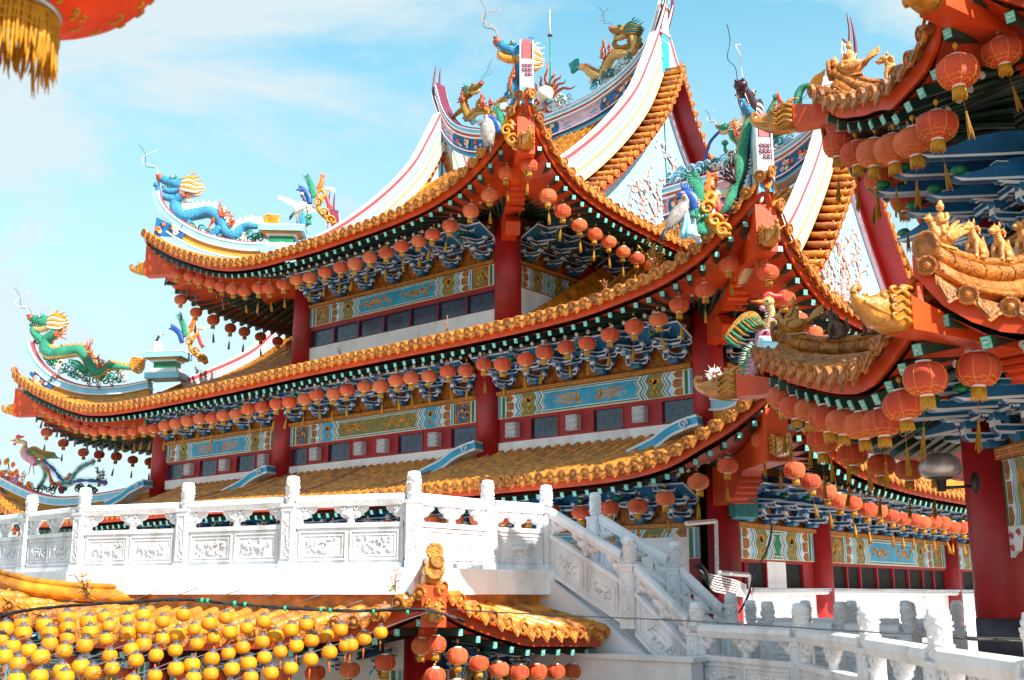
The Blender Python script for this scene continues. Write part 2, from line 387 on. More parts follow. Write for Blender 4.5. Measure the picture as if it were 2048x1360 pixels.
def beast_head(mb, p, d, sc=1.0, m=0):
    d = V(d).normalized(); sd = V((d.y, -d.x, 0)); u = V((0, 0, 1)); P = lambda a, b, c: p + d * (a * sc) + sd * (b * sc) + u * (c * sc)
    secs = []
    for a, hw, z0, z1 in ((0, .17, -.24, .2), (.15, .18, -.25, .21), (.35, .16, -.22, .16), (.52, .12, -.17, .09), (.66, .1, -.1, .1), (.74, .06, -.03, .12), (.78, .02, .04, .1)):
        secs.append([P(a, hw * math.cos(g), (z0 + z1) / 2 + (z1 - z0) / 2 * math.sin(g)) if a > .6 else P(a, max(-hw, min(hw, hw * 1.35 * math.cos(g))), (z0 + z1) / 2 + max(-1, min(1, 1.3 * math.sin(g))) * (z1 - z0) / 2) for g in [2 * math.pi * j / 12 for j in range(12)]])
    mb.loft(secs, m, sm=True)
    for s_ in (-1, 1):
        mb.ell(P(.4, .13 * s_, .1), .045 * sc, m, 8, 5)
        for k in range(4):
            z = .14 - k * .1
            mb.tube(spv([P(.02, .175 * s_, z), P(.15, .19 * s_, z + .05), P(.28, .19 * s_, z - .01), P(.34, .18 * s_, z + .05), P(.27, .19 * s_, z + .07)], 3), [.03 * sc, .035 * sc, .03 * sc] + [.022 * sc] * 10, 5, m)
        mb.tube(spv([P(.3, .15 * s_, -.12), P(.5, .13 * s_, -.06), P(.7, .1 * s_, .0)], 3), .022 * sc, 5, m)
        mb.tube(spv([P(.1, .12 * s_, .2), P(.0, .14 * s_, .27), P(-.1, .14 * s_, .26)], 3), [.05 * sc] * 3 + [.02 * sc] * 4, 6, m)
    mb.tube(spv([P(.76, 0, .1), P(.72, 0, .18), P(.64, 0, .17)], 3), .04 * sc, 6, m)

# ridge of painted layers: pts = top line, layers (off_hi, off_lo, half thickness, mat) measured down across the path
def layer_ridge(mb, pts, layers, lat=None, perp=True):
    k = len(pts)
    for hi, lo, ht, m in layers:
        secs = []
        for i in range(k):
            t = (pts[min(i + 1, k - 1)] - pts[max(i - 1, 0)]).normalized(); l = V(lat) if lat else V((t.y, -t.x, 0)).normalized()
            dn = t.cross(l)
            if dn.z > 0: dn = -dn
            if not perp: dn = V((0, 0, -1))
            a, b = pts[i] + dn * hi, pts[i] + dn * lo
            secs.append([a - l * ht, a + l * ht, b + l * ht, b - l * ht])
        mb.loft(secs, m)
# ---------------------------------------------------------------- scroll / flower ornaments
def curl(mb, p, u, v, r, m, tr=.03, turns=1.4, n=5, flip=1):
    pts = []; rr = []
    for i in range(14):
        t = i / 13; g = t * turns * 2 * math.pi; q = r * (1 - t * .82)
        pts.append(p + u * (q * math.cos(g) * flip) + v * (q * math.sin(g))); rr.append(tr * (1 - .45 * t))
    mb.tube(pts, rr, n, m)
def clouds(mb, fr, pts, r, ms, n=1.0, tr=.032):       # clumps of scrolls along a line (u,v)
    for (a, b), (c, d) in zip(pts[:-1], pts[1:]):
        L_ = math.hypot(c - a, d - b); k = max(1, int(L_ / (r * 1.15) * n))
        for i in range(k):
            t = (i + .5) / k; rr = r * rnd.uniform(.65, 1.15); o = rnd.uniform(-.06, .06); f = rnd.choice((-1, 1))
            p = fr(a + (c - a) * t, b + (d - b) * t + rr * rnd.uniform(.7, 1.0), o); e = fr(a + (c - a) * t + 1, b + (d - b) * t, o) - fr(a + (c - a) * t, b + (d - b) * t, o)
            curl(mb, p, e.normalized(), ZZ, rr, rnd.choice(ms), tr, 1.35, 5, f)
            if i % 2 == 0: curl(mb, fr(a + (c - a) * t + rr * .6, b + (d - b) * t + rr * .35, o), e.normalized(), ZZ, rr * .6, rnd.choice(ms), tr * .9, 1.2, 5, -f)
def flowers(mb, fr, u0, u1, v0, v1, n, ms, r=.09, leaf=None, off=.0):
    for i in range(n):
        u = rnd.uniform(u0, u1); v = rnd.uniform(v0, v1); c = fr(u, v, off); m = rnd.choice(ms); rr = r * rnd.uniform(.7, 1.2)
        ux = (fr(u + .1, v, off) - c).normalized(); uz = (fr(u, v + .1, off) - c).normalized(); nn = (fr(u, v, off + .1) - c).normalized()
        for k in range(5):
            g = k * 1.257 + i; mb.ell(c + ux * (rr * .6 * math.cos(g)) + uz * (rr * .6 * math.sin(g)) + nn * .02, (rr * .5, rr * .5, rr * .25), m, 6, 4, ux, nn)
        if leaf is not None:
            g = rnd.uniform(0, 6.28); a = c + ux * (rr * 1.3 * math.cos(g)) + uz * (rr * 1.3 * math.sin(g)); mb.ell(a, (rr * .8, rr * .3, .015), leaf, 6, 4, ux * math.cos(g) + uz * math.sin(g), nn)

# ---------------------------------------------------------------- painted beam (all relief, a few mm per layer)
PB = ['cream', 'olive', 'cyan', 'trim', 'greenp', 'goldbrown', 'gold', 'navy', 'blue', 'redline']
CRE, OLI, CYA, TRI, GRN, GBR, GLD, NAV, BLU, RDL = range(10)
def squig(mb, P, x0, x1, z0, z1, lay, m=GLD, seed=1, kind='dragon'):
    g = random.Random(seed); w = x1 - x0; h = z1 - z0
    def rib(pts, ws):
        pts = spl(pts, 4); k = len(pts); L_ = []; Rr = []
        for i in range(k):
            a = pts[max(i - 1, 0)]; b = pts[min(i + 1, k - 1)]; dx, dz = b[0] - a[0], b[1] - a[1]; l = math.hypot(dx, dz) or 1
            t = i / (k - 1); ww = 1.55 * ws * (1.1 - abs(2 * t - .8) * .7) * (1 + .25 * math.sin(i * 2.3)); L_.append((pts[i][0] - dz / l * ww, pts[i][1] + dx / l * ww)); Rr.append((pts[i][0] + dz / l * ww, pts[i][1] - dx / l * ww))
        for i in range(k - 1): mb.add([P(*L_[i], lay), P(*L_[i + 1], lay), P(*Rr[i + 1], lay), P(*Rr[i], lay)], [(0, 1, 2, 3)], m)
    if kind == 'dragon':
        n = max(5, int(w / h * 4)); pts = [(x0 + w * (.06 + .88 * i / n), z0 + h * (.5 + .2 * math.sin(i * 1.35 + seed))) for i in range(n + 1)]; rib(pts, h * .075)
        for i in range(1, n): x, z = pts[i]; s = g.choice((-1, 1)); rib([(x, z), (x + h * .1, z + s * h * .16), (x + h * .03, z + s * h * .27), (x - h * .08, z + s * h * .3)], h * .03)
        x, z = pts[0]; rib([(x - h * .1, z + h * .05), (x, z + h * .1), (x + h * .16, z)], h * .09)
    elif kind == 'bird':
        cx = (x0 + x1) / 2; rib([(cx - w * .1, z0 + h * .8), (cx, z0 + h * .55), (cx + w * .02, z0 + h * .2)], h * .06)
        for s in (-1, 1): rib([(cx, z0 + h * .6), (cx + s * w * .2, z0 + h * .8), (cx + s * w * .32, z0 + h * .62)], h * .07)
        for k in range(3): rib([(cx, z0 + h * .3), (cx + (k - 1) * w * .2, z0 + h * .2), (cx + (k - 1) * w * .3, z0 + h * .06)], h * .025)
    elif kind == 'phoenix':
        for s in (-1, 1):
            cx = (x0 + x1) / 2 + s * w * .13; rib([(cx - s * w * .03, z0 + h * .12), (cx, z0 + h * .5), (cx - s * w * .02, z0 + h * .85)], h * .1)
            for k in range(4): rib([(cx, z0 + h * (.3 + .15 * k)), (cx + s * w * .1, z0 + h * (.2 + .2 * k)), (cx + s * w * .18, z0 + h * (.32 + .14 * k)), (cx + s * w * (.25 + .03 * (k % 2)), z0 + h * (.2 + .2 * k))], h * .032)
    for i in range(int(w / h * 7)):
        x = g.uniform(x0 + .04 * w, x1 - .04 * w); z = g.uniform(z0 + .1 * h, z1 - .1 * h); r = h * .035; mb.add([P(x - r * 1.8, z, lay), P(x, z + r, lay), P(x + r * 1.8, z, lay), P(x, z - r, lay)], [(0, 3, 2, 1)], m)
def painted(mb, F, s0, s1, z0, z1, seed=1, medal=True, field=CYA, side=OLI, th=.06, kind='dragon'):
    """F(s,z,off) -> 3D.  Everything mirrored about the centre."""
    Lr = s1 - s0; H = z1 - z0; st = .0035; L_ = max(Lr, (6.6 if medal else 5.4) * H); hx = Lr / L_
    P = lambda x, z, lay: F(s0 + x * hx, z0 + z, th + st * lay)
    def poly(pts, lay, m):
        mb.add([P(x, z, lay) for x, z in pts], [list(range(len(pts)))], m)
        mb.add([P(L_ - x, z, lay) for x, z in pts], [list(range(len(pts)))], m)
    fr = lambda u, v, o: F(s0 + u * hx, z0 + v, o)
    mb.prism([(0, 0), (L_, 0), (L_, H), (0, H)], fr, 0, th, CRE)
    cx = 0.02; q = H * .16
    for m, wd in ((CYA, .07), (TRI, .035), (GRN, .09), (TRI, .035)):
        poly([(cx, .015), (cx + wd * H / .6, .015), (cx + wd * H / .6, H - .015), (cx, H - .015)], 1, m); cx += wd * H / .6 + .008
    if medal:
        w = H * .92; poly([(cx, .015), (cx + w, .015), (cx + w, H - .015), (cx, H - .015)], 1, GBR)
        c = cx + w / 2
        poly([(c + .39 * H * math.cos(g * math.pi / 8), H / 2 + .42 * H * math.sin(g * math.pi / 8)) for g in range(16)], 2, side if field == CYA else BLU)
        for mir in (0, 1):
            Q = P if not mir else (lambda x, z, lay: P(L_ - x, z, lay))
            squig(mb, Q, cx + .1 * w, cx + .9 * w, .1 * H, .9 * H, 3, GLD, seed, 'dragon')
        cx += w + .01
        for m, wd in ((GRN, .05), (TRI, .03), (CYA, .05), (TRI, .03)):
            poly([(cx, .015), (cx + wd * H / .6, .015), (cx + wd * H / .6, H - .015), (cx, H - .015)], 1, m); cx += wd * H / .6 + .005
    # honeycomb zone
    hw = H * .62
    poly([(cx, .01), (cx + hw + H * .4, .01), (cx + hw + H * .4, H - .01), (cx, H - .01)], 1, TRI)
    for j in (-1, 0, 1):
        zc = H / 2 + j * H * .37; hh = H * .17; x = cx + .02 + (0 if j == 0 else -.1 * H); a = H * .15
        for k_, (m, g) in enumerate(((OLI, 0), (GBR, .025 * H))):
            pts = [(max(cx, x + g), zc - hh + g), (x + .34 * H - g, zc - hh + g), (x + .34 * H + a - g, zc), (x + .34 * H - g, zc + hh - g), (max(cx, x + g), zc + hh - g)]
            pts = [(u, min(max(v, .012), H - .012)) for u, v in pts]; poly(pts, 2 + k_, m)
    def chev(x, w, m, lay, dx=.17 * H):
        # vertical zigzag band of three strokes: left edge x, width w
        zs = [(.01, 0), (H * .25, dx), (H * .5, 0), (H * .75, dx), (H - .01, 0)]
        poly([(x + d, z) for z, d in zs] + [(x + w + d, z) for z, d in zs[::-1]], lay, m)
    x = cx + H * .42
    for m, w in ((TRI, .05), (CYA, .07), (TRI, .04), (OLI, .05), (TRI, .03)): chev(x, w * H / .6, m, 4); x += w * H / .6
    fw = H * .75     # side field with a bird
    chev(x, fw, side, 4)
    for mir in (0, 1):
        Q = P if not mir else (lambda xx, z, lay: P(L_ - xx, z, lay)); squig(mb, Q, x + .15 * H, x + fw + .05 * H, .08 * H, .92 * H, 5, GLD, seed + 3, 'bird')
    x += fw
    for m, w in ((TRI, .04), (CYA, .05), (TRI, .035), (GRN, .05), (TRI, .04)): chev(x, w * H / .6, m, 4); x += w * H / .6
    # centre field with pointed ends
    dx = .17 * H; e = x; g = .0
    for m, ins, lay in ((TRI, 0, 5), (GRN, .05 * H, 6), (TRI, .1 * H, 7), (field, .14 * H, 8)):
        a = e + ins; zz = [(ins, 0), (H * .25, dx), (H * .5, 0), (H * .75, dx), (H - ins, 0)]
        left = [(a + d, max(.012, min(H - .012, z))) for z, d in zz]; right = [(L_ - u, z) for u, z in left[::-1]]
        for i in range(4):
            mb.add([P(*left[i], lay), P(*left[i + 1], lay), P(L_ - left[i + 1][0], left[i + 1][1], lay), P(L_ - left[i][0], left[i][1], lay)], [(0, 3, 2, 1)], m)
    a = e + .3 * H
    if kind == 'dragon':
        squig(mb, P, a, L_ / 2 - .1, .18 * H, .82 * H, 9, GLD, seed + 7, 'dragon'); squig(mb, lambda u, z, l: P(L_ - u, z, l), a, L_ / 2 - .1, .18 * H, .82 * H, 9, GLD, seed + 9, 'dragon')
    elif L_ - 2 * a > .3: squig(mb, P, a, L_ - a, .16 * H, .84 * H, 9, GLD, seed + 7, 'phoenix')
def frieze(mb, F, s0, s1, z0, z1, th=.1, key=True):      # narrow key-pattern board: 0 goldbrown 1 gold
    fr = lambda u, v, o: F(u, v, o); mb.prism([(s0, z0), (s1, z0), (s1, z1), (s0, z1)], fr, 0, th, 0)
    H = z1 - z0; x = s0 + .03; st = H * 1.5
    if not key: return
    while x + st < s1:
        a = H * .12
        for r in ((x, .2, x + st * .9, .2 + .12), (x, .68, x + st * .9, .8), (x, .2, x + a, .55), (x + st * .9 - a, .45, x + st * .9, .8), (x + st * .3, .44, x + st * .65, .56)):
            mb.add([F(r[0], z0 + r[1] * H, th + .003), F(r[2], z0 + r[1] * H, th + .003), F(r[2], z0 + r[3] * H, th + .003), F(r[0], z0 + r[3] * H, th + .003)], [(0, 1, 2, 3)], 1)
        x += st

# ---------------------------------------------------------------- bracket cluster (0 navy, 1 trim, 2 cyan, 3 greenp)
def cluster(beak=True, big=1.0, tiers=3):
    mb = MB(); X, O, U = V((1, 0, 0)), V((0, -1, 0)), V((0, 0, 1))   # local: outwards is -Y
    def arm(c, l, w, h, axis, cur=True):
        # side profile with turned-up ends, outlined by white strips
        a = V(axis); s = a.cross(U)
        prof = [(-l / 2, h * .62), (-l / 2, -.22 * h), (-l / 2 + .04, -h * .5), (l / 2 - .04, -h * .5), (l / 2, -.22 * h), (l / 2, h * .62), (l / 2 - .09, h * .62), (l / 2 - .1, h * .2), (-l / 2 + .1, h * .2), (-l / 2 + .09, h * .62)]
        fr = lambda u, v, o: c + a * u + U * v + s * o
        mb.prism(prof, fr, -w / 2, w / 2, 0)
        inn = [(u * .94, v * .5 - .012) for u, v in prof[1:5]] + [(l / 2 - .02, .05 * h), (-l / 2 + .02, .05 * h)]
        for o0, o1 in ((w / 2, w / 2 + .004), (-w / 2 - .004, -w / 2)): mb.prism(prof, fr, o0, o1, 1); 
        for o0, o1 in ((w / 2 + .004, w / 2 + .008), (-w / 2 - .008, -w / 2 - .004)): mb.prism(inn, fr, o0, o1, 2 if (cur and abs(a.y) > .5) else 0)
        mb.box(c - U * (h * .5 + .004), (l - .2, w * 1.02, .008), 1, a)
        mb.box(c - U * (h * .5 + .009), (l - .26, w * .55, .008), 0, a)
        for e in (-1, 1): mb.box(c + a * (e * (l / 2 + .004)) + U * (h * .22), (.008, w * 1.02, h * .5), 1, a)
    def block(c, w):
        mb.loft([[c + X * (x * w * .36) + O * (y * w * .38) for x, y in ((-1, -1), (1, -1), (1, 1), (-1, 1))],
                 [c + U * .05 + X * (x * w * .5) + O * (y * w * .5) for x, y in ((-1, -1), (1, -1), (1, 1), (-1, 1))],
                 [c + U * .11 + X * (x * w * .5) + O * (y * w * .5) for x, y in ((-1, -1), (1, -1), (1, 1), (-1, 1))]], 2)
        mb.box(c + U * .115, (w * 1.04, w * 1.04, .012), 1)
    z = .08; block(V((0, -.06, -.03)), .26)
    if big == 1.0: mb.box((0, -.5, .62), (1.1, .66, .025), 1, Z=(0, .45, 1)); mb.box((0, -.5, .595), (1.04, .6, .02), 2, Z=(0, .45, 1))
    for k in range(tiers):
        y = -.05 - .3 * k; zz = z + .27 * k
        arm(V((0, y - .12, zz + .07)), .62, .1, .17, -Y_ if False else V((0, 1, 0)), True)
        arm(V((0, y, zz + .07)), .62 + .16 * (k % 2), .1, .17, X, True)
        if k: arm(V((0, y + .3, zz + .07)), .95, .09, .15, X, False)
        for e in (-1, 1): block(V((e * (.27 + .08 * (k % 2)), y, zz + .15)), .15)
        block(V((0, y - .34, zz + .15)), .16)
    if beak:
        y = -.15
        for k in range(2):
            c = V((0, y - .35 - .42 * k, z + .42 + .3 * k)); prof = [(.75, .3), (.2, .24), (-.1, .14), (-.3, .0), (-.58, -.12), (-.5, -.17), (.15, -.1), (.75, -.02)] if big > 1 else [(.75, .2), (.1, .12), (-.42, -.02), (-.56, -.12), (-.44, -.13), (.15, -.06), (.75, .02)]
            fr = lambda u, v, o: c + V((0, 1, 0)) * u * big + U * v + X * o
            mb.prism(prof, fr, -.07, .07, 0)
            for o0, o1 in ((.07, .075), (-.075, -.07)): mb.prism([prof[-4], prof[-3], prof[-2], prof[-1], (.75, prof[-1][1] + .035), (.15, prof[-2][1] + .035), (-.44, prof[-3][1] + .04)], fr, o0, o1, 1)
            mb.box(fr(-.15, -.105, 0), (.06, .5, .012), 1)
            mb.ell(fr(-.5, .0, 0), (.07, .12, .07), 3, 6, 4)
    return mb
Y_ = V((0, 1, 0))
# ================================================================ ground
g = MB(); g.box((0, 0, -5.3), (900, 900, .6)); struct('ground', g, 'ground')

# ================================================================ temple hall
hall = thing('temple_hall', 'large three-tiered Chinese temple hall with orange tiled roofs and red columns', 'temple', (-23.8, 30, -5))
XL, XR, YF, YB = -34.9, -12.7, 22.0, 40.5          # column lines
E1 = 19.0; EX = -9.6; EXL = -39.2                   # eave lines
def FR_front(x, z, o): return V((x, YF - o, z))
def FR_right(y, z, o): return V((XR + o, y, z))
def FR_left(y, z, o): return V((XL - o, y, z))
def FR_t3f(x, z, o): return V((x, YF - o, z))
X3R, X3L = -18.9, -27.3
def FR_t3r(y, z, o): return V((X3R + o, y, z))

# eave height curves (measured on the eave planes); +.17 from drip edge to tile bed
t2f = crv([(-40.2, 7.75), (-39.62, 7.5), (-38.65, 7.08), (-37.32, 6.62), (-36.09, 6.24), (-34.69, 5.93), (-33.2, 5.8), (-31, 5.76), (-27, 5.79), (-23, 5.86), (-19, 5.88), (-16.4, 5.91), (-14.4, 5.99), (-13.07, 6.17), (-12.2, 6.34), (-11.2, 6.72), (-10.63, 7.13), (-9.93, 7.66), (-9.6, 7.95)])
t2s = crv([(19, 7.95), (19.15, 7.7), (19.46, 7.1), (19.94, 6.64), (20.43, 6.33), (20.97, 6.08), (21.67, 5.87), (22.86, 5.78), (25, 5.74), (38, 5.76), (40.5, 5.9), (42, 6.3), (43, 7.0), (43.5, 7.9)])
t3f = crv([(-32.1, 11.55), (-31.17, 11.0), (-30.15, 10.5), (-28.99, 10.04), (-28.07, 9.72), (-26.75, 9.44), (-25.5, 9.34), (-23.5, 9.32), (-21.9, 9.36), (-20.5, 9.42), (-19.28, 9.53), (-18.1, 9.8), (-17.26, 10.2), (-16.53, 10.75), (-16.11, 11.15), (-15.7, 11.6)])
t3s = crv([(19, 11.6), (19.28, 11.08), (19.68, 10.61), (20.2, 10.16), (21.16, 9.75), (22.77, 9.5), (24, 9.42), (26, 9.36), (34, 9.36), (37, 9.5), (39, 10.1), (40.5, 11.5)])
t1f = crv([(-43, 4.6), (-42, 4.0), (-41.2, 3.55), (-40.2, 3.0), (-39.2, 2.6), (-38.3, 2.4), (-36, 2.32), (-32, 2.34), (-28.17, 2.35), (-21.5, 2.23), (-18, 2.3), (-14.58, 2.34), (-13.81, 2.36), (-12.96, 2.42), (-12.12, 2.57), (-11.31, 2.9), (-10.71, 3.16), (-10.29, 3.4), (-9.6, 3.85)])
t1s = crv([(19, 3.85), (19.5, 3.45), (20.4, 3.0), (21.42, 2.72), (22.54, 2.49), (23.86, 2.39), (25.3, 2.32), (27.5, 2.29), (38, 2.29), (41, 2.5), (43.5, 3.85)])
def lf(f, d=.17): return lambda a: f(a) + d

def hipn(s0, si, ni, s1=None, sj=None, nj=None, mid=None):
    def f(a):
        v = mid(a) if mid else 99
        if a < si: v = min(v, ni * max(0, a - s0) / (si - s0))
        elif s1 is not None and a > sj: v = min(v, nj * max(0, s1 - a) / (s1 - sj))
        return max(v, 0)
    return f
base2 = crv([(0, 0), (1.5, .42), (3, .98), (4.6, 1.6), (6.6, 2.7), (8.2, 4.0), (9.3, 4.95), (10.76, 6.0)])
base3 = crv([(0, 0), (1.5, .5), (3.1, 1.2), (5.1, 2.1), (7.1, 3.4), (8.8, 4.85), (9.7, 5.6), (10.76, 6.5)])
base1 = crv([(0, 0), (1.5, .46), (3, 1.1), (6, 2.4)])

def roof_tier(nm, lab, tf, ts, x0, x1, base, zc, nlf, y1, xi0, xi1, left=True, sides_n=3.1, wall_n=3.0, back=True, spans=None):
    """front / right / left / back sides of one hipped tier"""
    rf = None; S = {}
    S['f'] = Side((0, E1, 0), (1, 0, 0), (0, 1, 0), lf(tf), x0, x1, nlf, base, zc + .17)
    S['r'] = Side((x1, 0, 0), (0, 1, 0), (-1, 0, 0), lf(ts), E1, y1, hipn(E1, YF + .1, sides_n, y1, y1 - 3.1, sides_n, lambda a: sides_n), base, zc + .17)
    dl = xi0 - x0
    S['l'] = Side((x0, 0, 0), (0, 1, 0), (1, 0, 0), lf(ts), E1, y1, hipn(E1, YF + .1, dl, y1, y1 - 3.1, dl, lambda a: dl), (lambda n: base(n * 3.1 / dl)), zc + .17, dec=dl + .3)
    S['b'] = Side((0, y1, 0), (1, 0, 0), (0, -1, 0), lf(tf), x0, x1, nlf, base, zc + .17)
    return S
def build_tier(S, lab, vis, wall, xi, lat_r=True):
    mb = MB(); e = MB()
    for k in 'fr': S[k].tiles(mb, ez=1.2)
    for k in 'lb': S[k].tiles(mb, sp=.31, step=1.2, k=6, knob=False, ez=1.2)
    rf = part('tiled_roof', mb, ['tile', 'tile_end', 'tile_dull'], hall, lab)
    fb = MB(); sf = MB(); ra = MB()
    for k in 'frlb': S[k].fascia(fb)
    part('eave_board', fb, 'orange', rf)
    for k in 'frlb': S[k].soffit(sf, wall)
    part('soffit', sf, 'soffit', rf)
    S['f'].rafters(ra, wall, xi[0], xi[1]); S['r'].rafters(ra, wall, YF, None); S['l'].rafters(ra, wall, YF, None); S['b'].rafters(ra, wall, xi[0], xi[1], lower=False)
    part('rafters', ra, ['green', 'teal_end', 'disc_white'], rf, kind='stuff')
    return rf
# tier 2 (middle)
def nl2(a):
    if a < XL: return 3.1 * (a + 40.2) / (XL + 40.2)
    if a > XR: return 3.1 * (EX - a) / (EX - XR)
    return 3.0 if X3L - .3 < a < X3R + .3 else 10.7
S2 = roof_tier('m', '', t2f, t2s, -40.2, EX, base2, 5.8, nl2, 43.5, XL, XR)
# tier 3 (top)
GX1, GX0 = -18.75, -28.85
def nl3(a):
    if a < GX0: return 3.1 * (a + 32.1) / (GX0 + 32.1)
    if a > GX1: return 3.1 * (-15.7 - a) / (-15.7 - GX1)
    return 10.75
S3 = roof_tier('t', '', t3f, t3s, -32.1, -15.7, base3, 9.35, nl3, 40.5, GX0, GX1)
def nl1(a):
    if a < XL: return 3.0 * (a + 43) / (XL + 43)
    if a > XR: return 3.1 * (EX - a) / (EX - XR)
    return 3.0
S1 = roof_tier('l', '', t1f, t1s, -43, EX, base1, 2.3, nl1, 43.5, XL, XR)
S1['l'].base = lambda n: base1(n * 3.0 / 8.1) * .5
S1['f'].bf = lambda a: .5 + .5 * min(1, max(0, (a - XL) / 1.6))
R1 = build_tier(S1, 'lowest tiled skirt roof', 0, 3.0, (XL, XR))
R2 = build_tier(S2, 'middle tiled roof with side gables', 0, 3.0, (XL, XR))
R3 = build_tier(S3, 'top tiled roof', 0, 3.1, (X3L, X3R))

# corner beams with carved heads
for S, (ix, iy), (tx, ty), RR in ((S3, (X3R, YF), (-15.7, E1), R3), (S3, (X3L, YF), (-32.1, E1), R3), (S2, (XR, YF), (EX, E1), R2), (S2, (XL, YF), (-40.2, E1), R2), (S1, (XR, YF), (EX, E1), R1), (S1, (XL, YF), (-43, E1), R1)):
    a, b = V((ix, iy, 0)), V((tx, ty, 0)); H = (b - a).length; zt = S['f'].ez(tx); zi = S['f'].P(ix, 3.0).z
    f = lambda h: S['f'].P(tx + (ix - tx) * (1 - h / H), min(3.0, (iy - ty) * (1 - h / H))).z - .45
    mb = MB(); p, d = hip_beam(mb, a, b, f, drop=1.15, wd=.42)
    part('corner_beam', mb, 'orange', RR)
    hb = MB(); beast_head(hb, p - d * .02, d, .85); part('beam_head', hb, 'beastgold', RR)
    nb = MB(); sdn = V((d.y, -d.x, 0)); z2 = f(0) - .55
    fr = lambda u, v, o: a + d * u + V((0, 0, v)) + sdn * o
    nb.prism([(-.2, z2), (1.15, z2), (1.5, z2 - .3), (1.35, z2 - .62), (.9, z2 - .42), (-.2, z2 - .5)], fr, -.19, .19, 0)
    part('beam_nose', nb, 'orange', RR)

# walls and columns
def column(x, y, z0, z1, r=.36, par=hall):
    mb = MB(); mb.lathe((x, y, 0), [(r * 1.0, z0), (r, z0 + (z1 - z0) * .5), (r * .96, z1)], 28, 0); return part('column', mb, 'red', par)
def bay_front(F, s0, s1, zz, seed, wins, par=hall, vents=(), medal=True, field=CYA, side=OLI, kind='dragon', key=True, pan=True):
    """zz: bracket top, cornice top, cornice bottom, panel bottom, window top, window bottom, plinth bottom"""
    zt, c1, c0, p0, w1, w0, b0 = zz
    m = MB(); m.prism([(s0, c1), (s1, c1), (s1, zt), (s0, zt)], F, -.05, .0, 0)
    # flame boards
    fl = int((s1 - s0) / .62)
    for i in range(fl):
        c = s0 + (i + .5) * (s1 - s0) / fl
        for (u, v, r) in ((0, .12, .12), (-.12, .1, .07), (.12, .1, .07), (0, .28, .08), (-.08, .2, .05), (.08, .2, .05)):
            m.prism([(c + u + r * math.cos(g * .785), c1 + v + r * 1.2 * math.sin(g * .785)) for g in range(8)], F, 0, .02 + .004 * (r > .1), 1)
    part('bracket_backboard', m, ['flame', 'goldbrown'], par)
    m = MB(); frieze(m, F, s0, s1, c0, c1, .16, key); part('cornice_board', m, ['goldbrown', 'gold'], par)
    m = MB(); painted(m, F, s0, s1, p0, c0 - .004, seed, medal, field, side, kind=kind); part('painted_beam', m, PB, par)
    m = MB(); m.prism([(s0, w1 + .002), (s1, w1 + .002), (s1, p0 - .002), (s0, p0 - .002)], F, 0, .03, 0)
    m.prism([(s0, b0), (s1, b0), (s1, w0), (s0, w0)], F, 0, .05, 1); part('wall', m, ['redwall', 'white'], par)
    n = len(wins)
    for kind_, a, b in wins:
        if kind_ == 'r':
            m = MB(); m.prism([(a, w0), (b, w0), (b, w1), (a, w1)], F, -.02, .02, 0); wl = part('wall_panel', m, 'redwall', par)
        elif kind_ == 'v':
            m = MB(); m.prism([(a, w0), (b, w0), (b, w1), (a, w1)], F, -.02, .02, 0); part('wall_panel', m, 'redwall', par)
            m = MB(); c = (a + b) / 2; q = (w1 + w0) / 2; hw = .17; hh = .19
            m.prism([(c - hw, q - hh), (c + hw, q - hh), (c + hw, q + hh), (c - hw, q + hh)], F, .02, .2, 0)
            for k in range(3):
                z_ = q - hh + .02 + k * .125; m.loft([[F(c + e * (hw - .015), z_ + .015, .245), F(c + e * (hw - .015), z_ + .11, .205), F(c + e * (hw - .015), z_ + .1, .2), F(c + e * (hw - .015), z_, .2)] for e in (-1, 1)], 1)
            part('louvre_vent', m, ['louver', 'louver'], par)
        elif kind_ == 'w':
            fm = MB(); t = .035
            for x0_, x1_, z0_, z1_ in ((a, b, w1 - t, w1), (a, b, w0, w0 + t), (a, a + t, w0 + t, w1 - t), (b - t, b, w0 + t, w1 - t)): fm.prism([(x0_, z0_), (x1_, z0_), (x1_, z1_), (x0_, z1_)], F, -.06, .04, 0)
            wf = part('window', fm, 'maroon' if zz is Z3 else 'redwall', par)
            gp = MB(); gp.prism([(a + t, w0 + t), (b - t, w0 + t), (b - t, w1 - t), (a + t, w1 - t)], F, -.05, -.03, 0)
            c = (a + b) / 2; q = (w1 + w0) / 2; W = (b - a) * .5; Hh = (w1 - w0) * .5
            for (u0, v0, u1, v1) in ((-.4, -.35, .4, -.35), (-.4, .35, .4, .35), (-.4, -.35, -.4, .35), (.4, -.35, .4, .35), (-1, 0, -.4, 0), (.4, 0, 1, 0), (0, .35, 0, 1), (0, -1, 0, -.35)):
                u0, u1 = c + u0 * (W - t), c + u1 * (W - t); v0, v1 = q + v0 * (Hh - t), q + v1 * (Hh - t); e = .008
                gp.prism([(u0 - e, v0 - e), (u1 + e, v0 - e), (u1 + e, v1 + e), (u0 - e, v1 + e)], F, -.03, -.026, 1)
            part('pane', gp, ['darkroom', 'darkroom'] if zz is Z1 else ['glass', 'lattice'], wf)
CL = cluster(); CLM = ['navy', 'trim', 'cyanb', 'greenp']
clmesh = {}
def brackets(x0, x1, n, F, z, par=hall, rz=0, mirror=1):
    """clusters hang off the wall between x0 and x1"""
    if 'm' not in clmesh: clmesh['m'] = CL.mesh('bracket_set', CLM, V((0, 0, 0)))
    for i in range(n):
        s = x0 + (i + .5) * (x1 - x0) / n; p = F(s, z, .16)
        o = bpy.data.objects.new('bracket_set', clmesh['m']); col.objects.link(o); o.parent = par; o.location = p - WL[par.name]; o.rotation_euler = (0, 0, rz); o.scale = (1, 1, 1)
Z3 = Z1 = None
Z2 = (7.0, 5.19, 5.08, 4.48, 4.43, 3.85, 3.55)
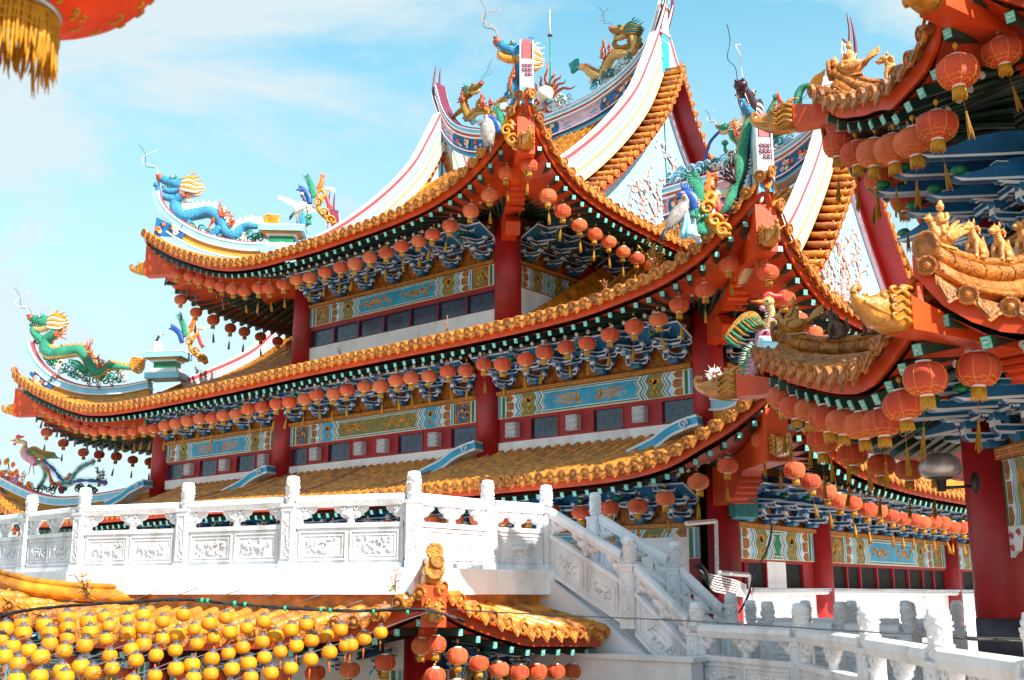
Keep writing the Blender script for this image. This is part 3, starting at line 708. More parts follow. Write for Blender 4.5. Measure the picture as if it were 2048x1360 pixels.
xs2 = [-34.9, -28.1, -19.5, -12.85]
for x in xs2: column(x, YF, 3.4, 7.0)
def lay(s0, s1, pat):
    tot = sum(w for _, w in pat); o = []; s = s0
    for k, w_ in pat: e = s + (s1 - s0) * w_ / tot; o.append((k, s, e)); s = e
    return o
a, b = xs2[2] + .36, xs2[3] - .36
bay_front(FR_front, a, b, Z2, 3, lay(a, b, [('v', 1.15), ('w', 1), ('v', 1.15), ('w', 1), ('v', 1.15), ('w', 1)]), medal=False, kind='phoenix')
a, b = xs2[1] + .36, xs2[2] - .36
bay_front(FR_front, a, b, Z2, 5, lay(a, b, [('w', .8), ('v', .9), ('w', 1), ('v', .95), ('v', .95), ('w', 1), ('v', 1), ('w', 1)]), field=OLI, side=CYA)
a, b = xs2[0] + .36, xs2[1] - .36
bay_front(FR_front, a, b, Z2, 7, lay(a, b, [('w', 1), ('v', .9), ('w', 1), ('v', 1), ('w', 1), ('v', 1)]), medal=False, kind='phoenix')
for (i, n) in ((0, 6), (1, 7), (2, 6)): brackets(xs2[i] + .2, xs2[i + 1] - .2, n, FR_front, 5.25)
# tier 3
Z3 = (10.6, 8.86, 8.77, 8.17, 8.06, 7.5, 7.0)
c3 = [(-27.35, YF), (-18.87, YF), (-18.87, 25.4), (-18.87, 34), (-18.87, 37.5), (-27.35, 37.5)]
for x, y in c3: column(x, y, 6.6, 10.6)
a, b = -26.99, -19.23
bay_front(FR_t3f, a, b, Z3, 11, lay(a, b, [('w', 1)] * 7), key=1)
brackets(-27.2, -19.0, 7, FR_t3f, 8.92)
bay_front(FR_t3r, YF + .36, 25.04, (10.6, 8.86, 8.77, 8.17, 8.16, 8.14, 6.8), 13, [], medal=False, kind='none')
brackets(YF + .2, 25.2, 3, FR_t3r, 8.92, rz=R(90)); brackets(25.6, 33.8, 7, FR_t3r, 8.92, rz=R(90))
m = MB(); m.box((X3R - .1, 31.3, 8.4), (.2, 11.6, 4.4)); m.box((X3L + .1, 29.7, 8.4), (.2, 15.4, 4.4)); m.box((-23.1, 37.4, 8.4), (8.2, .2, 4.4)); part('wall', m, 'white', hall)
# side columns and bays of the ground storey (right side)
Z1 = (3.6, 1.57, 1.47, .78, .74, .12, -5)
for y in (YF, 26.58, 35.58, 40.5): column(XR + .08, y, -5, 3.6)
for x in (-34.9, -28.1, -19.5): column(x, YF, -5, 3.6)
def FR_r1(y, z, o): return V((XR + .1 + o, y, z))
a, b = YF + .36, 26.22
bay_front(FR_r1, a, b, Z1, 15, [('w', a, a + .45), ('w', a + .5, a + 1.45), ('w', a + 2.35, a + 3.3), ('r', a + 3.3, b)], medal=False, field=GRN, kind='phoenix')
m = MB(); m.prism([(a + 1.45, .12), (a + 2.35, .12), (a + 2.35, .74), (a + 1.45, .74)], FR_r1, 0, .05, 0); part('wall', m, 'white', hall)
a, b = 26.94, 35.22
bay_front(FR_r1, a, b, Z1, 17, lay(a, b, [('w', 1.1), ('w', .75), ('w', 1), ('w', 1), ('w', 1), ('w', 1), ('w', .8), ('w', .9)]), medal=True, field=CYA)
a, b = 35.94, 40.2
bay_front(FR_r1, a, b, Z1, 19, lay(a, b, [('r', .6), ('w', 1), ('w', 1), ('r', 1)]), medal=False, field=GRN, kind='phoenix')
brackets(YF + .1, 26.4, 4, FR_r1, 1.62, rz=R(90)); brackets(26.7, 35.4, 8, FR_r1, 1.62, rz=R(90)); brackets(35.7, 40.4, 4, FR_r1, 1.62, rz=R(90))
# front ground storey, mostly hidden behind the balustrade
for i in range(3):
    a, b = xs2[i] + .36, xs2[i + 1] - .36; bay_front(FR_front, a, b, (3.6, 1.57, 1.47, .78, .74, -.3, -5), 21 + i, lay(a, b, [('r', 1), ('w', 2), ('w', 2), ('r', 1)]), medal=False, kind='phoenix')
    brackets(xs2[i] + .2, xs2[i + 1] - .2, 6, FR_front, 1.62)
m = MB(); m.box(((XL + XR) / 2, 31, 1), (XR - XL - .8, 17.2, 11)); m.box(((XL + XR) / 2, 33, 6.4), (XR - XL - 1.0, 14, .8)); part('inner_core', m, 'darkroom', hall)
for y in (26.58, 35.58, 40.5): column(XR + .0, y, 3.4, 7.0)
m = MB(); m.box((XR - .1, 31.2, 5.1), (.2, 18.4, 3.4)); m.box((XL + .1, 31.2, .9), (.2, 18.4, 11.4)); m.box(((XL + XR) / 2, 40.6, 1), (XR - XL, .2, 12)); part('wall', m, 'redwall', hall)
a, b = YF + .36, 26.22
def FR_r2(y, z, o): return V((XR + o, y, z))
bay_front(FR_r2, a, b, Z2, 25, lay(a, b, [('v', 1), ('w', 1), ('v', 1)]), medal=False, kind='phoenix'); brackets(YF + .1, 26.4, 4, FR_r2, 5.25, rz=R(90))
bay_front(FR_r2, 26.94, 35.2, Z2, 26, lay(a, b, [('v', 1), ('w', 1), ('v', 1)]), medal=True); brackets(26.7, 35.4, 7, FR_r2, 5.25, rz=R(90))
# blue scroll brackets where the skirt roof meets the columns
for x, y, F in ((-28.1, YF, 0), (-19.5, YF, 0), (-12.9, YF, 0), (-34.9, YF, 0)):
    m = MB(); fr = lambda u, v, o: V((x - .3 + u, YF - .3 - o * 1, 3.3 + v))
    c = V((x - .9, YF - .5, 3.45))
    pth = spv([c + V((-.55, -.5, -.3)), c + V((-.3, -.4, -.18)), c + V((.0, -.25, -.02)), c + V((.25, -.1, .2)), c + V((.6, 0, .35)), c + V((1.0, 0, .42))], 4)
    layer_ridge(m, pth, [(0, .05, .3, 1), (.05, .2, .28, 0), (.2, .26, .3, 1)], lat=(0.25, -1, 0))
    curl(m, c + V((.75, -.34, .22)), V((1, 0, 0)), ZZ, .12, 1, .025)
    part('scroll_bracket', m, ['cyan', 'trim'], hall)
# ---------------------------------------------------------------- gables, verges, ridges
VL = [(0, .03, .17, 1), (.03, .15, .155, 0), (.15, .2, .145, 1), (.2, .23, .15, 0), (.23, .34, .145, 1), (.34, .46, .14, 2), (.46, .53, .145, 1), (.53, .6, .15, 4), (.6, .64, .16, 3), (.64, .74, .14, 2), (.74, .84, .15, 1), (.84, .96, .16, 4)]
VM = ['redline', 'trim', 'vergeblue', 'ochre', 'vergecream']
def gable(X, out, top, zb, ym, par, yb):
    """verge band on plane X, profile top [(y,z)] on the front half, mirrored about ym"""
    pts = [V((X, y, z)) for y, z in spl(top, 6)]; mir = [V((X, 2 * ym - p.y, p.z)) for p in pts]
    mb = MB(); layer_ridge(mb, pts, VL, lat=(1, 0, 0)); layer_ridge(mb, mir, VL, lat=(1, 0, 0)); part('verge_ridge', mb, VM, par)
    tb = MB(); sf = MB()
    for path, si in ((pts, 1), (mir, -1)):
        k = len(path); acc = 0; low = []
        for i in range(k):
            t = (path[min(i + 1, k - 1)] - path[max(i - 1, 0)]).normalized(); dn = t.cross(V((1, 0, 0)))
            if dn.z > 0: dn = -dn
            low.append(path[i] + dn * 1.05)
        low = [p for p in low if (p.y - ym) * si < .05]
        if low: low.append(V((X, ym, low[-1].z + .1)))
        L_ = 0
        for i in range(1, len(low)):
            seg = (low[i] - low[i - 1]).length; L_ += seg; acc += seg
            if acc > .3:
                acc -= .3; p = low[i]; q = p + V((out * .82, 0, -.16)); tb.tube([p, p + (q - p) * .48, p + (q - p) * .5, q], [.1, .095, .105, .1], 7, 2 if rnd.random() < .12 else 0, fn=(0, 0, 1))
                n_ = (q - p).normalized(); tb.lathe(q - n_ * .01, [(.12, 0), (.12, .05), (.08, .06), (.08, .04), (.03, .06)], 9, 1, False, Z=n_); tb.ell(p + (q - p) * .8 + V((0, 0, .12)), .035, 1, 6, 4)
                t = (low[i] - low[i - 1]).normalized(); fr = lambda u, v, o: q + t * (u + .15) + V((0, 0, v)) + V((out * (o - .02), 0, 0))
                tb.prism([(-.1, .02), (.1, .02), (.1, -.08), (0, -.2), (-.1, -.08)], fr, 0, .03, 1)
        secs = [[p + V((0, 0, -.13)), p + V((out * .8, 0, -.3)), p + V((out * .8, 0, -.36)), p + V((0, 0, -.26))] for p in low]
        if len(secs) > 1: sf.loft(secs, 0)
        sec2 = [[p + V((out * .06, 0, -.26)), p + V((out * .2, 0, -.26)), p + V((out * .2, 0, -.62)), p + V((out * .06, 0, -.62))] for p in low]
        if len(sec2) > 1: sf.loft(sec2, 0 if si < 0 else 1)
        sec3 = [[p + V((out * .05, 0, -.62)), p + V((out * .16, 0, -.62)), p + V((out * .16, 0, -.85)), p + V((out * .05, 0, -.85))] for p in low]
        if len(sec3) > 1: sf.loft(sec3, 2)
        if si == 1: LOW = low
    part('verge_tiles', tb, ['tile', 'tile_end', 'tile_dull'], par); part('bargeboard', sf, ['red', 'blue', 'pink'], par)
    gw = MB(); poly = [(p.y, p.z - .3) for p in LOW] + [(2 * ym - p.y, p.z - .3) for p in LOW[::-1]]
    n = len(poly); h = n // 2
    for i in range(h - 1):
        a_, b_ = poly[i], poly[i + 1]; gw.add([V((X + out * .04, y, z)) for y, z in ((a_[0], zb), (a_[0], max(a_[1], zb)), (b_[0], max(b_[1], zb)), (b_[0], zb))], [(0, 1, 2, 3)], 0)
        gw.add([V((X + out * .04, 2 * ym - y, z)) for y, z in ((a_[0], zb), (a_[0], max(a_[1], zb)), (b_[0], max(b_[1], zb)), (b_[0], zb))], [(3, 2, 1, 0)], 0)
    # blossom relief
    lim = crv([(p.y, p.z - .3) for p in LOW if True][::1]) if len(LOW) > 3 else None
    rr = random.Random(3)
    fr = lambda u, v, o: V((X + out * (.05 + o), u, v))
    for k in range(13):
        y = ym + rr.uniform(-2.6, 2.6); zt = lim(ym - abs(y - ym)) - 1.1
        if zt < zb + .6: continue
        pts_ = [(y, zb + rr.uniform(0, .3))]
        dy = 0
        while pts_[-1][1] < zt - .2 and len(pts_) < 9:
            a_ = pts_[-1]; dy = dy * .4 + rr.uniform(-.5, .5); ny = a_[0] + dy; nz = a_[1] + rr.uniform(.2, .5)
            if nz > lim(ym - abs(ny - ym)) - .95: break
            pts_.append((ny, nz))
        if len(pts_) > 1: gw.tube([fr(u, v, .02) for u, v in spl(pts_, 4)], .026, 5, 1)
        for u, v in pts_[1:]:
            for q in range(4):
                a_, b_ = u + rr.uniform(-.3, .3), v + rr.uniform(-.25, .25)
                if b_ < lim(ym - abs(a_ - ym)) - .9: flowers(gw, fr, a_, a_ + .01, b_, b_ + .01, 1, [2], .07)
                if q < 2 and b_ < lim(ym - abs(a_ - ym)) - .9: gw.tube([fr(u, v, .02), fr((u + a_) / 2 + .05, (v + b_) / 2, .03), fr(a_, b_, .02)], .014, 4, 1)
    part('gable_wall', gw, ['paleblue', 'branch', 'flower'], par)
YM = 29.76
v3 = [(22.7, 11.55), (24.1, 12.35), (26.1, 14.0), (27.8, 15.8), (28.75, 17.35), (29.35, 18.5)]
gable(GX1 + .05, 1, v3, 11.35, YM, R3, 0); gable(GX0 - .05, -1, v3, 11.35, YM, R3, 0)
v2 = [(22.6, 7.6), (23.6, 8.1), (25.6, 9.3), (27.2, 11.1), (28.3, 12.7), (29.1, 14.3), (29.4, 15.0)]
gable(XR + .0, 1, v2, 7.4, YM, R2, 0); gable(XL + .0, -1, v2, 7.4, YM, R2, 0)
def main_ridge(cx, prof, bot, ybase, par, xclip=None, tips=1):
    """prof [(d, z)] top line from centre; bot the lower line"""
    ft, fb = crv(prof), crv(bot); D = prof[-1][0]
    LY = [(0, .05, .26, 0), (.05, .09, .3, 1), (.09, .2, .24, 2), (.2, .24, .3, 1), (.24, .34, .28, 3), (.34, .38, .31, 1), (.38, .8, .2, 4), (.8, .84, .3, 1), (.84, .88, .3, 0), (.88, .99, .24, 5), (.99, 1.0, .26, 1)]
    ranges = [(-D, D)] if xclip is None else xclip
    for a, b in ranges:
        mb = MB()
        for f0, f1, ht, m in LY:
            secs = []
            for d in frange(a, b, .15):
                t, l = ft(abs(d)), fb(min(abs(d), bot[-1][0])); zt = t + (l - t) * f0; zb = t + (l - t) * f1
                secs.append([V((cx + d, YM - ht, zt)), V((cx + d, YM + ht, zt)), V((cx + d, YM + ht, zb)), V((cx + d, YM - ht, zb))])
            mb.loft(secs, m)
        rg = part('ridge', mb, ['maroon', 'trim', 'skyblue', 'd_rust', 'pink', 'cyan'], par)
        # blue cartouches with flowers, hooks of key pattern
        fr = lambda u, v, o: V((cx + u, YM - .2 - o, ft(abs(u)) + (fb(min(abs(u), bot[-1][0])) - ft(abs(u))) * (.59 - v)))
        L_ = b - a; k = max(1, round(L_ / 3.2))
        for i in range(k):
            mid = a + (i + .5) * L_ / k; hw = .85; c = MB()
            if abs(mid) > bot[-1][0] - .3: continue
            shape = [(mid + hw * math.cos(g), .19 * (1 if abs(math.sin(g)) > .35 else abs(math.sin(g)) / .35) * (1 if math.sin(g) > 0 else -1)) for g in [2 * math.pi * j / 28 for j in range(28)]]
            c.prism(shape, fr, -.01, .02, 0)
            flowers(c, fr, mid - .65, mid + .65, -.13, .13, 15, [2, 3, 4], .075, 5, .03)
            for e in (-1, 1):
                for j in range(9):
                    u = mid + e * (hw + .12 + .11 * (j % 4)); v = -.14 + .14 * (j // 4) + rnd.uniform(-.02, .02)
                    c.prism([(u, v), (u + .07, v), (u + .07, v + .025), (u, v + .025)], fr, -.01, .012, 5 if j % 2 else 6)
                c.prism([(mid + e * (hw + .3) + .05 * math.cos(g), .05 * math.sin(g)) for g in [2 * math.pi * j / 8 for j in range(8)]], fr, -.01, .016, 1)
            part('cartouche', c, ['blue', 'cyan', 'd_orange', 'pink', 'cream', 'leafdark', 'd_pink'], rg)
    return ft
ft1 = main_ridge(-23.8, [(0, 16.95), (1, 16.98), (2, 17.08), (3.1, 17.38), (4.1, 17.85), (4.6, 18.3), (5.0, 19.0), (5.3, 19.95)], [(0, 15.8), (2, 15.95), (3.2, 16.2), (4.2, 16.7), (4.9, 17.5), (5.2, 18.2)], 0, R3)
ft2 = main_ridge(-23.8, [(0, 12.95), (4.4, 12.98), (7.5, 13.04), (8.9, 13.12), (9.9, 13.4), (10.74, 13.95), (11.2, 14.5), (11.45, 15.4), (11.55, 16.1)], [(0, 11.7), (4.4, 11.72), (5.6, 11.8), (9.25, 12.1), (10.3, 12.6), (11.1, 13.3), (11.4, 14)], 0, R2, xclip=[(4.35, 11.55), (-11.55, -4.35)])
for cx, D, z, par in ((-23.8, 5.3, 19.95, R3), (-23.8, 11.55, 16.1, R2)):
    for e in (-1, 1):
        m = MB()
        for dy in (-.22, .22):
            p = V((cx + e * D, YM + dy, z - .9)); m.tube(spv([p + V((-e * .25, 0, -.6)), p, p + V((e * .17, 0, .5)), p + V((e * .2, -dy * .3, 1.15)), p + V((e * .14, -dy * .4, 1.7))], 4), [.12, .11, .1, .1, .09, .08, .08, .07, .06, .055, .05, .045, .04, .035, .03, .02, .01], 6, 0)
            m.tube(spv([p + V((-e * .2, -.05, -.6)), p + V((e * .05, -.05, 0)), p + V((e * .22, -.05, .5))], 4), [.06, .06, .05, .05, .04, .04, .03, .02, .01], 6, 1)
        m.box((cx + e * (D - .18), YM, z - 2.2), (.34, .42, 1.5), 2, X=(1, 0, e * .25)); m.box((cx + e * (D - .18), YM, z - 2.2), (.28, .46, 1.4), 1, X=(1, 0, e * .25))
        fr = lambda u, v, o: V((cx + e * (D - .2) + u, YM - .24 - o, z - 2.2 + v)); flowers(m, fr, -.12, .12, -.6, .6, 9, [3, 4, 5], .07, 6)
        part('swallowtail', m, ['maroon', 'trim', 'cyan', 'd_orange', 'gold', 'pink', 'leafdark'], par)
# hip ridges with swooping ends; (h from tip inwards, z above tile bed at tip)
HL = [(0, .06, .1, 0), (.06, .12, .2, 1), (.12, .3, .17, 2), (.3, .35, .22, 1), (.35, .6, .13, 3), (.6, .65, .22, 1), (.65, .85, .2, 2), (.85, .9, .22, 1), (.9, 1.35, .12, 4)]
HM = ['redline', 'trim', 'skyblue', 'ochre', 'cream']
HC = 1.05
def hip_ridge(tip, inner, prof, par, side):
    d = V((inner[0] - tip[0], inner[1] - tip[1], 0)); H = d.length; d.normalize()
    pts = [V((tip[0], tip[1], 0)) + d * h + ZZ * z for h, z in spl(prof, 6)]
    mb = MB(); layer_ridge(mb, pts, HL[:3]); lo = [p for p in pts if (V((p.x - tip[0], p.y - tip[1], 0))).length > HC]
    layer_ridge(mb, lo, HL[3:]); r_ = part('hip_ridge', mb, HM, par)
    m = MB(); l = V((d.y, -d.x, 0)); p = pts[0]; curl(m, p + d * .16 - ZZ * .02, d * -1, ZZ, .12, 0, .05, 1.1)
    fr = lambda u, v, o: V((tip[0], tip[1], 0)) + d * u + ZZ * v + l * (o if side > 0 else -o)
    z0 = prof[1][1]
    c = prof[2]; m.prism([(c[0] - .4, c[1] - .3), (c[0] + .55, c[1] - .75), (c[0] + .5, c[1] - 1.0), (c[0] - .45, c[1] - .95)], fr, .16, .2, 1)
    flowers(m, fr, c[0] - .35, c[0] + .35, c[1] - .85, c[1] - .55, 8, [2, 3, 4], .09, 5, .21)
    part('ridge_end', m, ['maroon', 'blue', 'd_orange', 'pink', 'cream', 'leafdark'], r_)
    return r_
def pedestal(c, d, z, par, s=1.0):
    m = MB(); X = V(d).normalized()
    for k, (w_, h0, h1, mt) in enumerate(((1.3, -.5, -.28, 2), (1.0, -.28, -.12, 1), (.8, -.12, .12, 3), (1.0, .12, .2, 1), (1.25, .2, .26, 4), (1.5, .26, .44, 2), (1.54, .44, .48, 1))):
        m.box(V((c[0], c[1], z + (h0 + h1) / 2 * s)), (w_ * s, w_ * s * .62, (h1 - h0) * s - .002), mt, X)
    return part('pedestal', m, ['maroon', 'trim', 'skyblue', 'greenp', 'ochre'], par)
q3l = plane((-32.1, 19, 0), (1, 1)); q2l = plane((-40.2, 19, 0), (5.3, 3.1)); q1l = plane((-43, 19, 0), (8.1, 3.0))
def prof_from(q, tip, pix):
    o = []
    for x, y in pix:
        p = q(x, y); o.append((math.hypot(p.x - tip[0], p.y - tip[1]) * (1 if p.x > tip[0] else -1), p.z))
    return o
pr3 = prof_from(q3l, (-32.1, 19), [(324, 384), (328, 402), (342, 422), (372, 446), (420, 470), (480, 484), (530, 487), (570, 486)])
pr2 = prof_from(q2l, (-40.2, 19), [(66, 684), (70, 700), (88, 728), (118, 752), (160, 768), (200, 773), (250, 770), (300, 760)])
# ---------------------------------------------------------------- hip ridges
H3 = hip_ridge((-32.1, 19), (GX0, 22.1), pr3, R3, 1); H2 = hip_ridge((-40.2, 19), (XL, 22.1), pr2, R2, 1)
pr1 = prof_from(q1l, (-43, 19), [(-60, 900), (-30, 922), (0, 946), (40, 968), (78, 984), (130, 993), (200, 986), (260, 975), (312, 962)])
hip_ridge((-43, 19), (XL, 22), pr1, R1, 1)
hip_ridge((-15.7, 19), (GX1, 22.1), [(h * .95, z + .0) for h, z in pr3], R3, -1)
hip_ridge((-9.6, 19), (XR, 22.1), [(h * .78, z + .25) for h, z in pr2], R2, -1)
hip_ridge((-9.6, 19), (XR, 22), [(.45, 4.9), (.8, 4.45), (1.5, 4.2), (2.4, 4.15), (3.4, 4.25), (4.3, 4.4)], R1, -1)
for d, tip, h, z, par in (((1, 1), (-32.1, 19), 4.5, 11.45, R3), ((5.3, 3.1), (-40.2, 19), 6.0, 8.0, R2), ((-1, 1), (-15.7, 19), 4.4, 11.5, R3), ((-1, 1), (-9.6, 19), 4.45, 8.25, R2)):
    dv = V((d[0], d[1], 0)).normalized(); pedestal((tip[0] + dv.x * h, tip[1] + dv.y * h), dv, z, par)
# end pillars under the swooping tips at the near corners: carved pink block, blue niche
for tip, zt, par in (((-15.7, 19), 13.05, R3), ((-9.6, 19), 9.35, R2)):
    d = V((1 if tip[0] > -24 else -1, -1, 0)).normalized(); m = MB(); c = V((tip[0], tip[1], 0)) - d * .2
    for z0, z1, w_, mt in ((-.5, 0, .2, 0), (-.95, -.51, .28, 3), (-1.25, -.96, .24, 1), (-1.65, -1.26, .28, 2)):
        m.box(c + ZZ * (zt + (z0 + z1) / 2), (.26, w_, z1 - z0), mt, d)
    for e in (-1, 1): m.box(c + ZZ * (zt - .85) + V((d.y, -d.x, 0)) * (e * .15), (.3, .03, 1.65), 1, d)
    for k in range(8): curl(m, c + d * .16 + ZZ * (zt - .7 - .12 * (k // 3)) + V((d.y, -d.x, 0)) * (-.08 + .08 * (k % 3)), V((d.y, -d.x, 0)), ZZ, .045, 4, .013)
    frp = lambda u, v, o: c + d * (.14 + o) + V((d.y, -d.x, 0)) * u + ZZ * v
    flowers(m, frp, -.1, .1, zt - 1.6, zt - 1.3, 5, [5, 6], .05)
    part('ridge_end', m, ['redline', 'trim', 'cyan', 'pink', 'maroon', 'd_mane', 'd_orange'], par)

# ---------------------------------------------------------------- statues
DM = ['d_green', 'd_belly', 'd_rust', 'd_mane', 'd_white', 'd_dark', 'd_teal', 'd_black', 'd_red']
def dhead(mb, c, f, u, sc, brow=6, mane=3, nose=2, hb=0, jaw=1):
    n = f.cross(u).normalized(); P = lambda a, b, o=0: c + f * (a * sc) + u * (b * sc) + n * (o * sc)
    mb.ell(P(0, 0), (.34 * sc, .24 * sc, .27 * sc), hb, 10, 7, f, u)
    mb.tube([P(0, .02), P(.3, .08), P(.55, .11), P(.76, .17)], [.26 * sc, .24 * sc, .2 * sc, .16 * sc], 9, hb)
    mb.ell(P(.8, .2), (.16 * sc, .2 * sc, .16 * sc), nose, 10, 7, f, u)
    for s in (-1, 1): mb.ell(P(.92, .28, .1 * s), .055 * sc, 5, 6, 4)
    mb.tube([P(.2, .0), P(.5, .03), P(.72, .12)], [.13 * sc, .1 * sc, .08 * sc], 7, 5)
    mb.tube(spv([P(-.05, -.14), P(.25, -.28), P(.5, -.27), P(.66, -.14)], 3), [.18 * sc, .17 * sc, .16 * sc, .15 * sc, .14 * sc, .13 * sc, .12 * sc, .1 * sc, .08 * sc, .05 * sc], 8, jaw)
    mb.tube(spv([P(.15, -.14), P(.4, -.12), P(.62, .02)], 2), [.07 * sc, .06 * sc, .05 * sc, .03 * sc, .01], 6, 8)
    for k in range(5):
        for s in (-1, 1):
            mb.spike(P(.3 + .1 * k, -.18 + .02 * k, .1 * s), u * (.1 * sc), .022 * sc, 4, 4); mb.spike(P(.35 + .1 * k, .06 + .03 * k, .1 * s), -u * (.1 * sc), .022 * sc, 4, 4)
    for s in (-1, 1):
        mb.ell(P(.22, .24, .17 * s), .11 * sc, brow, 8, 6); mb.ell(P(.28, .23, .23 * s), .07 * sc, 4, 8, 6); mb.ell(P(.31, .23, .28 * s), .035 * sc, 7, 6, 4)
        mb.tube(spv([P(-.1, .2, .12 * s), P(-.4, .34, .16 * s), P(-.62, .3, .2 * s), P(-.8, .4, .2 * s)], 3), [.06 * sc] * 4 + [.045 * sc] * 3 + [.02 * sc] * 3, 6, 3)
        mb.tube(spv([P(-.4, .34, .16 * s), P(-.5, .46, .2 * s), P(-.64, .5, .22 * s)], 3), [.035 * sc] * 4 + [.015 * sc] * 3, 5, 3)
        w0 = P(.85, .34, .08 * s)
        mb.tube(spv([w0, w0 + (f * .2 + u * .3) * sc, w0 + (f * .62 + u * .36 + n * .1 * s) * sc, w0 + (f * .7 + u * (.75 + .1 * s)) * sc, w0 + (f * (.6 + .4 * s) + u * (1.1 + .1 * s)) * sc], 4), .009, 4, 7 if s > 0 else 4)
        for k in range(6):
            b = -.3 + .1 * k; e = (-1.0 + .06 * abs(k - 2)); mb.tube(spv([P(-.05, b * .7, .15 * s), P(-.4, b * 1.1 + .05, .24 * s), P(-.7, b * .9 - .02, .2 * s), P(e, b * .5 + .03, .12 * s)], 3), [.07 * sc, .075 * sc, .075 * sc, .07 * sc, .065 * sc, .06 * sc, .05 * sc, .035 * sc, .02 * sc, .008 * sc], 5, mane if k % 2 else 4)
    for k in range(14):
        a = .0 + .05 * k; mb.spike(P(a, -.32 + .005 * k, rnd.uniform(-.1, .1)), (-u + f * rnd.uniform(-.3, .1)) * (.16 * sc), .014 * sc, 4 if k % 2 else nose, 4)
def coral(mb, p, d, up, L_, m, n=4):
    for k in range(n):
        a = d * (1 - .25 * k) + up * (-.5 + .42 * k); a = a * (L_ * rnd.uniform(.6, 1.05)); o = V((rnd.uniform(-.05, .05), rnd.uniform(-.05, .05), 0))
        mb.tube(spv([p, p + a * .4 + o + up * .03, p + a * .75 - o, p + a], 2), [.04, .038, .034, .03, .025, .018, .008], 5, m)
        mb.tube([p + a * .5, p + a * .62 + up * (.18 * L_), p + a * .7 + up * (.32 * L_)], [.025, .02, .006], 5, m)
def leg(mb, pts, r, m, sc=1):
    pts = spv(pts, 3); k = len(pts); mb.tube(pts, [r * (1 - .5 * i / (k - 1)) for i in range(k)], 7, m)
    e = pts[-1]; d = (pts[-1] - pts[-2]).normalized(); s = d.orthogonal().normalized(); t = d.cross(s)
    for g in (0, 1.6, 3.1, 4.7):
        a = s * math.cos(g) + t * math.sin(g); mb.tube([e, e + d * (.1 * sc) + a * (.09 * sc), e + d * (.17 * sc) + a * (.07 * sc), e + d * (.19 * sc) - a * .01], [.04 * sc, .035 * sc, .022 * sc, .004], 5, m)
def dragon(label, q, spine, head, facing, sc, r, mats, belly=1, f3=None, hb=0, jaw=1, legs=(), corals=(), tuft=None, fin=2, finL=.13, neckw=1.0, group=None, hup=None):
    """spine: picture points head->tail on the ridge's own plane; facing: image direction of the muzzle"""
    mb = MB(); sp = spl([(x, y, w_) for x, y, w_ in spine], 6); pts = [q(x, y, .05 * math.sin(i * .35)) for i, (x, y, _) in enumerate(sp)]; rr = [r * w_ for _, _, w_ in sp]
    mm = [0] * 10
    for j in ((1, 2, 3, 4) if belly > 0 else (6, 7, 8, 9)): mm[j] = 1
    mb.tube(pts, rr, 10, 0, fn=q.n, mats=mm)
    for i in range(1, len(pts) - 1):
        t = (pts[i + 1] - pts[i - 1]).normalized(); b = t.cross(q.n) * (-1 if belly > 0 else 1); p = pts[i] + b * rr[i] * .85
        for e in (0, .5): mb.add([p + t * (e * .2 - .07), p + t * (e * .2 + .07), p + b * finL * (1.1 if (i + e * 2) % 2 else .75) + t * (.12 * e - .09), p + q.n * .03], [(0, 1, 2), (0, 2, 3), (1, 3, 2)], fin)
    c = q(*head); f = (q(head[0] + facing[0], head[1] + facing[1]) - c).normalized()
    u = f.cross(q.n); u = u if u.z > 0 else -u
    if f3: f = (q.n * f3[0] + q.az * f3[1] + ZZ * f3[2]).normalized(); u = (ZZ - f * f.z).normalized()
    if hup is not None: u = (V(hup) - f * f.dot(V(hup))).normalized()
    dhead(mb, c, f, u, sc, hb=hb, jaw=jaw)
    for lg in legs: leg(mb, [q(*p) if len(p) == 2 else q(*p) for p in lg], r * .8, 0)
    for (x, y, dx, dy, L_) in corals:
        p = q(x, y, .16); d = (q(x + dx, y + dy, .16) - p).normalized(); coral(mb, p, d, ZZ, L_ * 1.35, 2, 5)
    if tuft:
        p = pts[-1]; e = q(*tuft); d = e - p; s = d.cross(q.n).normalized()
        for k in range(-3, 4):
            mb.tube(spv([p, p + d * .3 + s * (.15 * k) * d.length, p + d * .65 + s * (.09 * k + .06) * d.length, p + d * (1.05 - .09 * abs(k)) + s * (.05 * k - .08) * d.length], 3), [.04, .045, .045, .045, .045, .04, .035, .028, .02, .005], 6, 3)
    return solo('dragon_statue', mb, mats, label, 'dragon statue', 'glazed dragons on the temple ridges')
MB_BLUE = ['d_blue', 'd_blue', 'd_rust', 'd_mane', 'd_white', 'd_rust', 'd_teal', 'd_black', 'd_red']
dragon('blue scaled dragon with cream mane on the left hip ridge of the top roof', q3l,
       [(369, 384, .8), (362, 393, .85), (352, 402, 1), (353, 420, 1.05), (368, 432, 1.1), (391, 427, 1.1), (415, 424, 1.1), (433, 432, 1.05), (443, 449, 1), (455, 466, .95), (468, 470, .9), (480, 459, .85), (494, 452, .75), (510, 453, .55), (530, 449, .35)],
       (360, 370), (-10, -1), .85, .19, MB_BLUE, belly=1, legs=[[(350, 398), (332, 394), (320, 386), (315, 375)], [(440, 455), (428, 467), (420, 474)], [(458, 468), (470, 480), (468, 488)], [(372, 434), (378, 446), (372, 452)]],
       corals=[(363, 395, 10, -3, .5), (440, 437, 8, -5, .45), (462, 455, 6, -8, .3), (430, 445, -6, 5, .3)], tuft=(562, 431), fin=4, finL=.26)
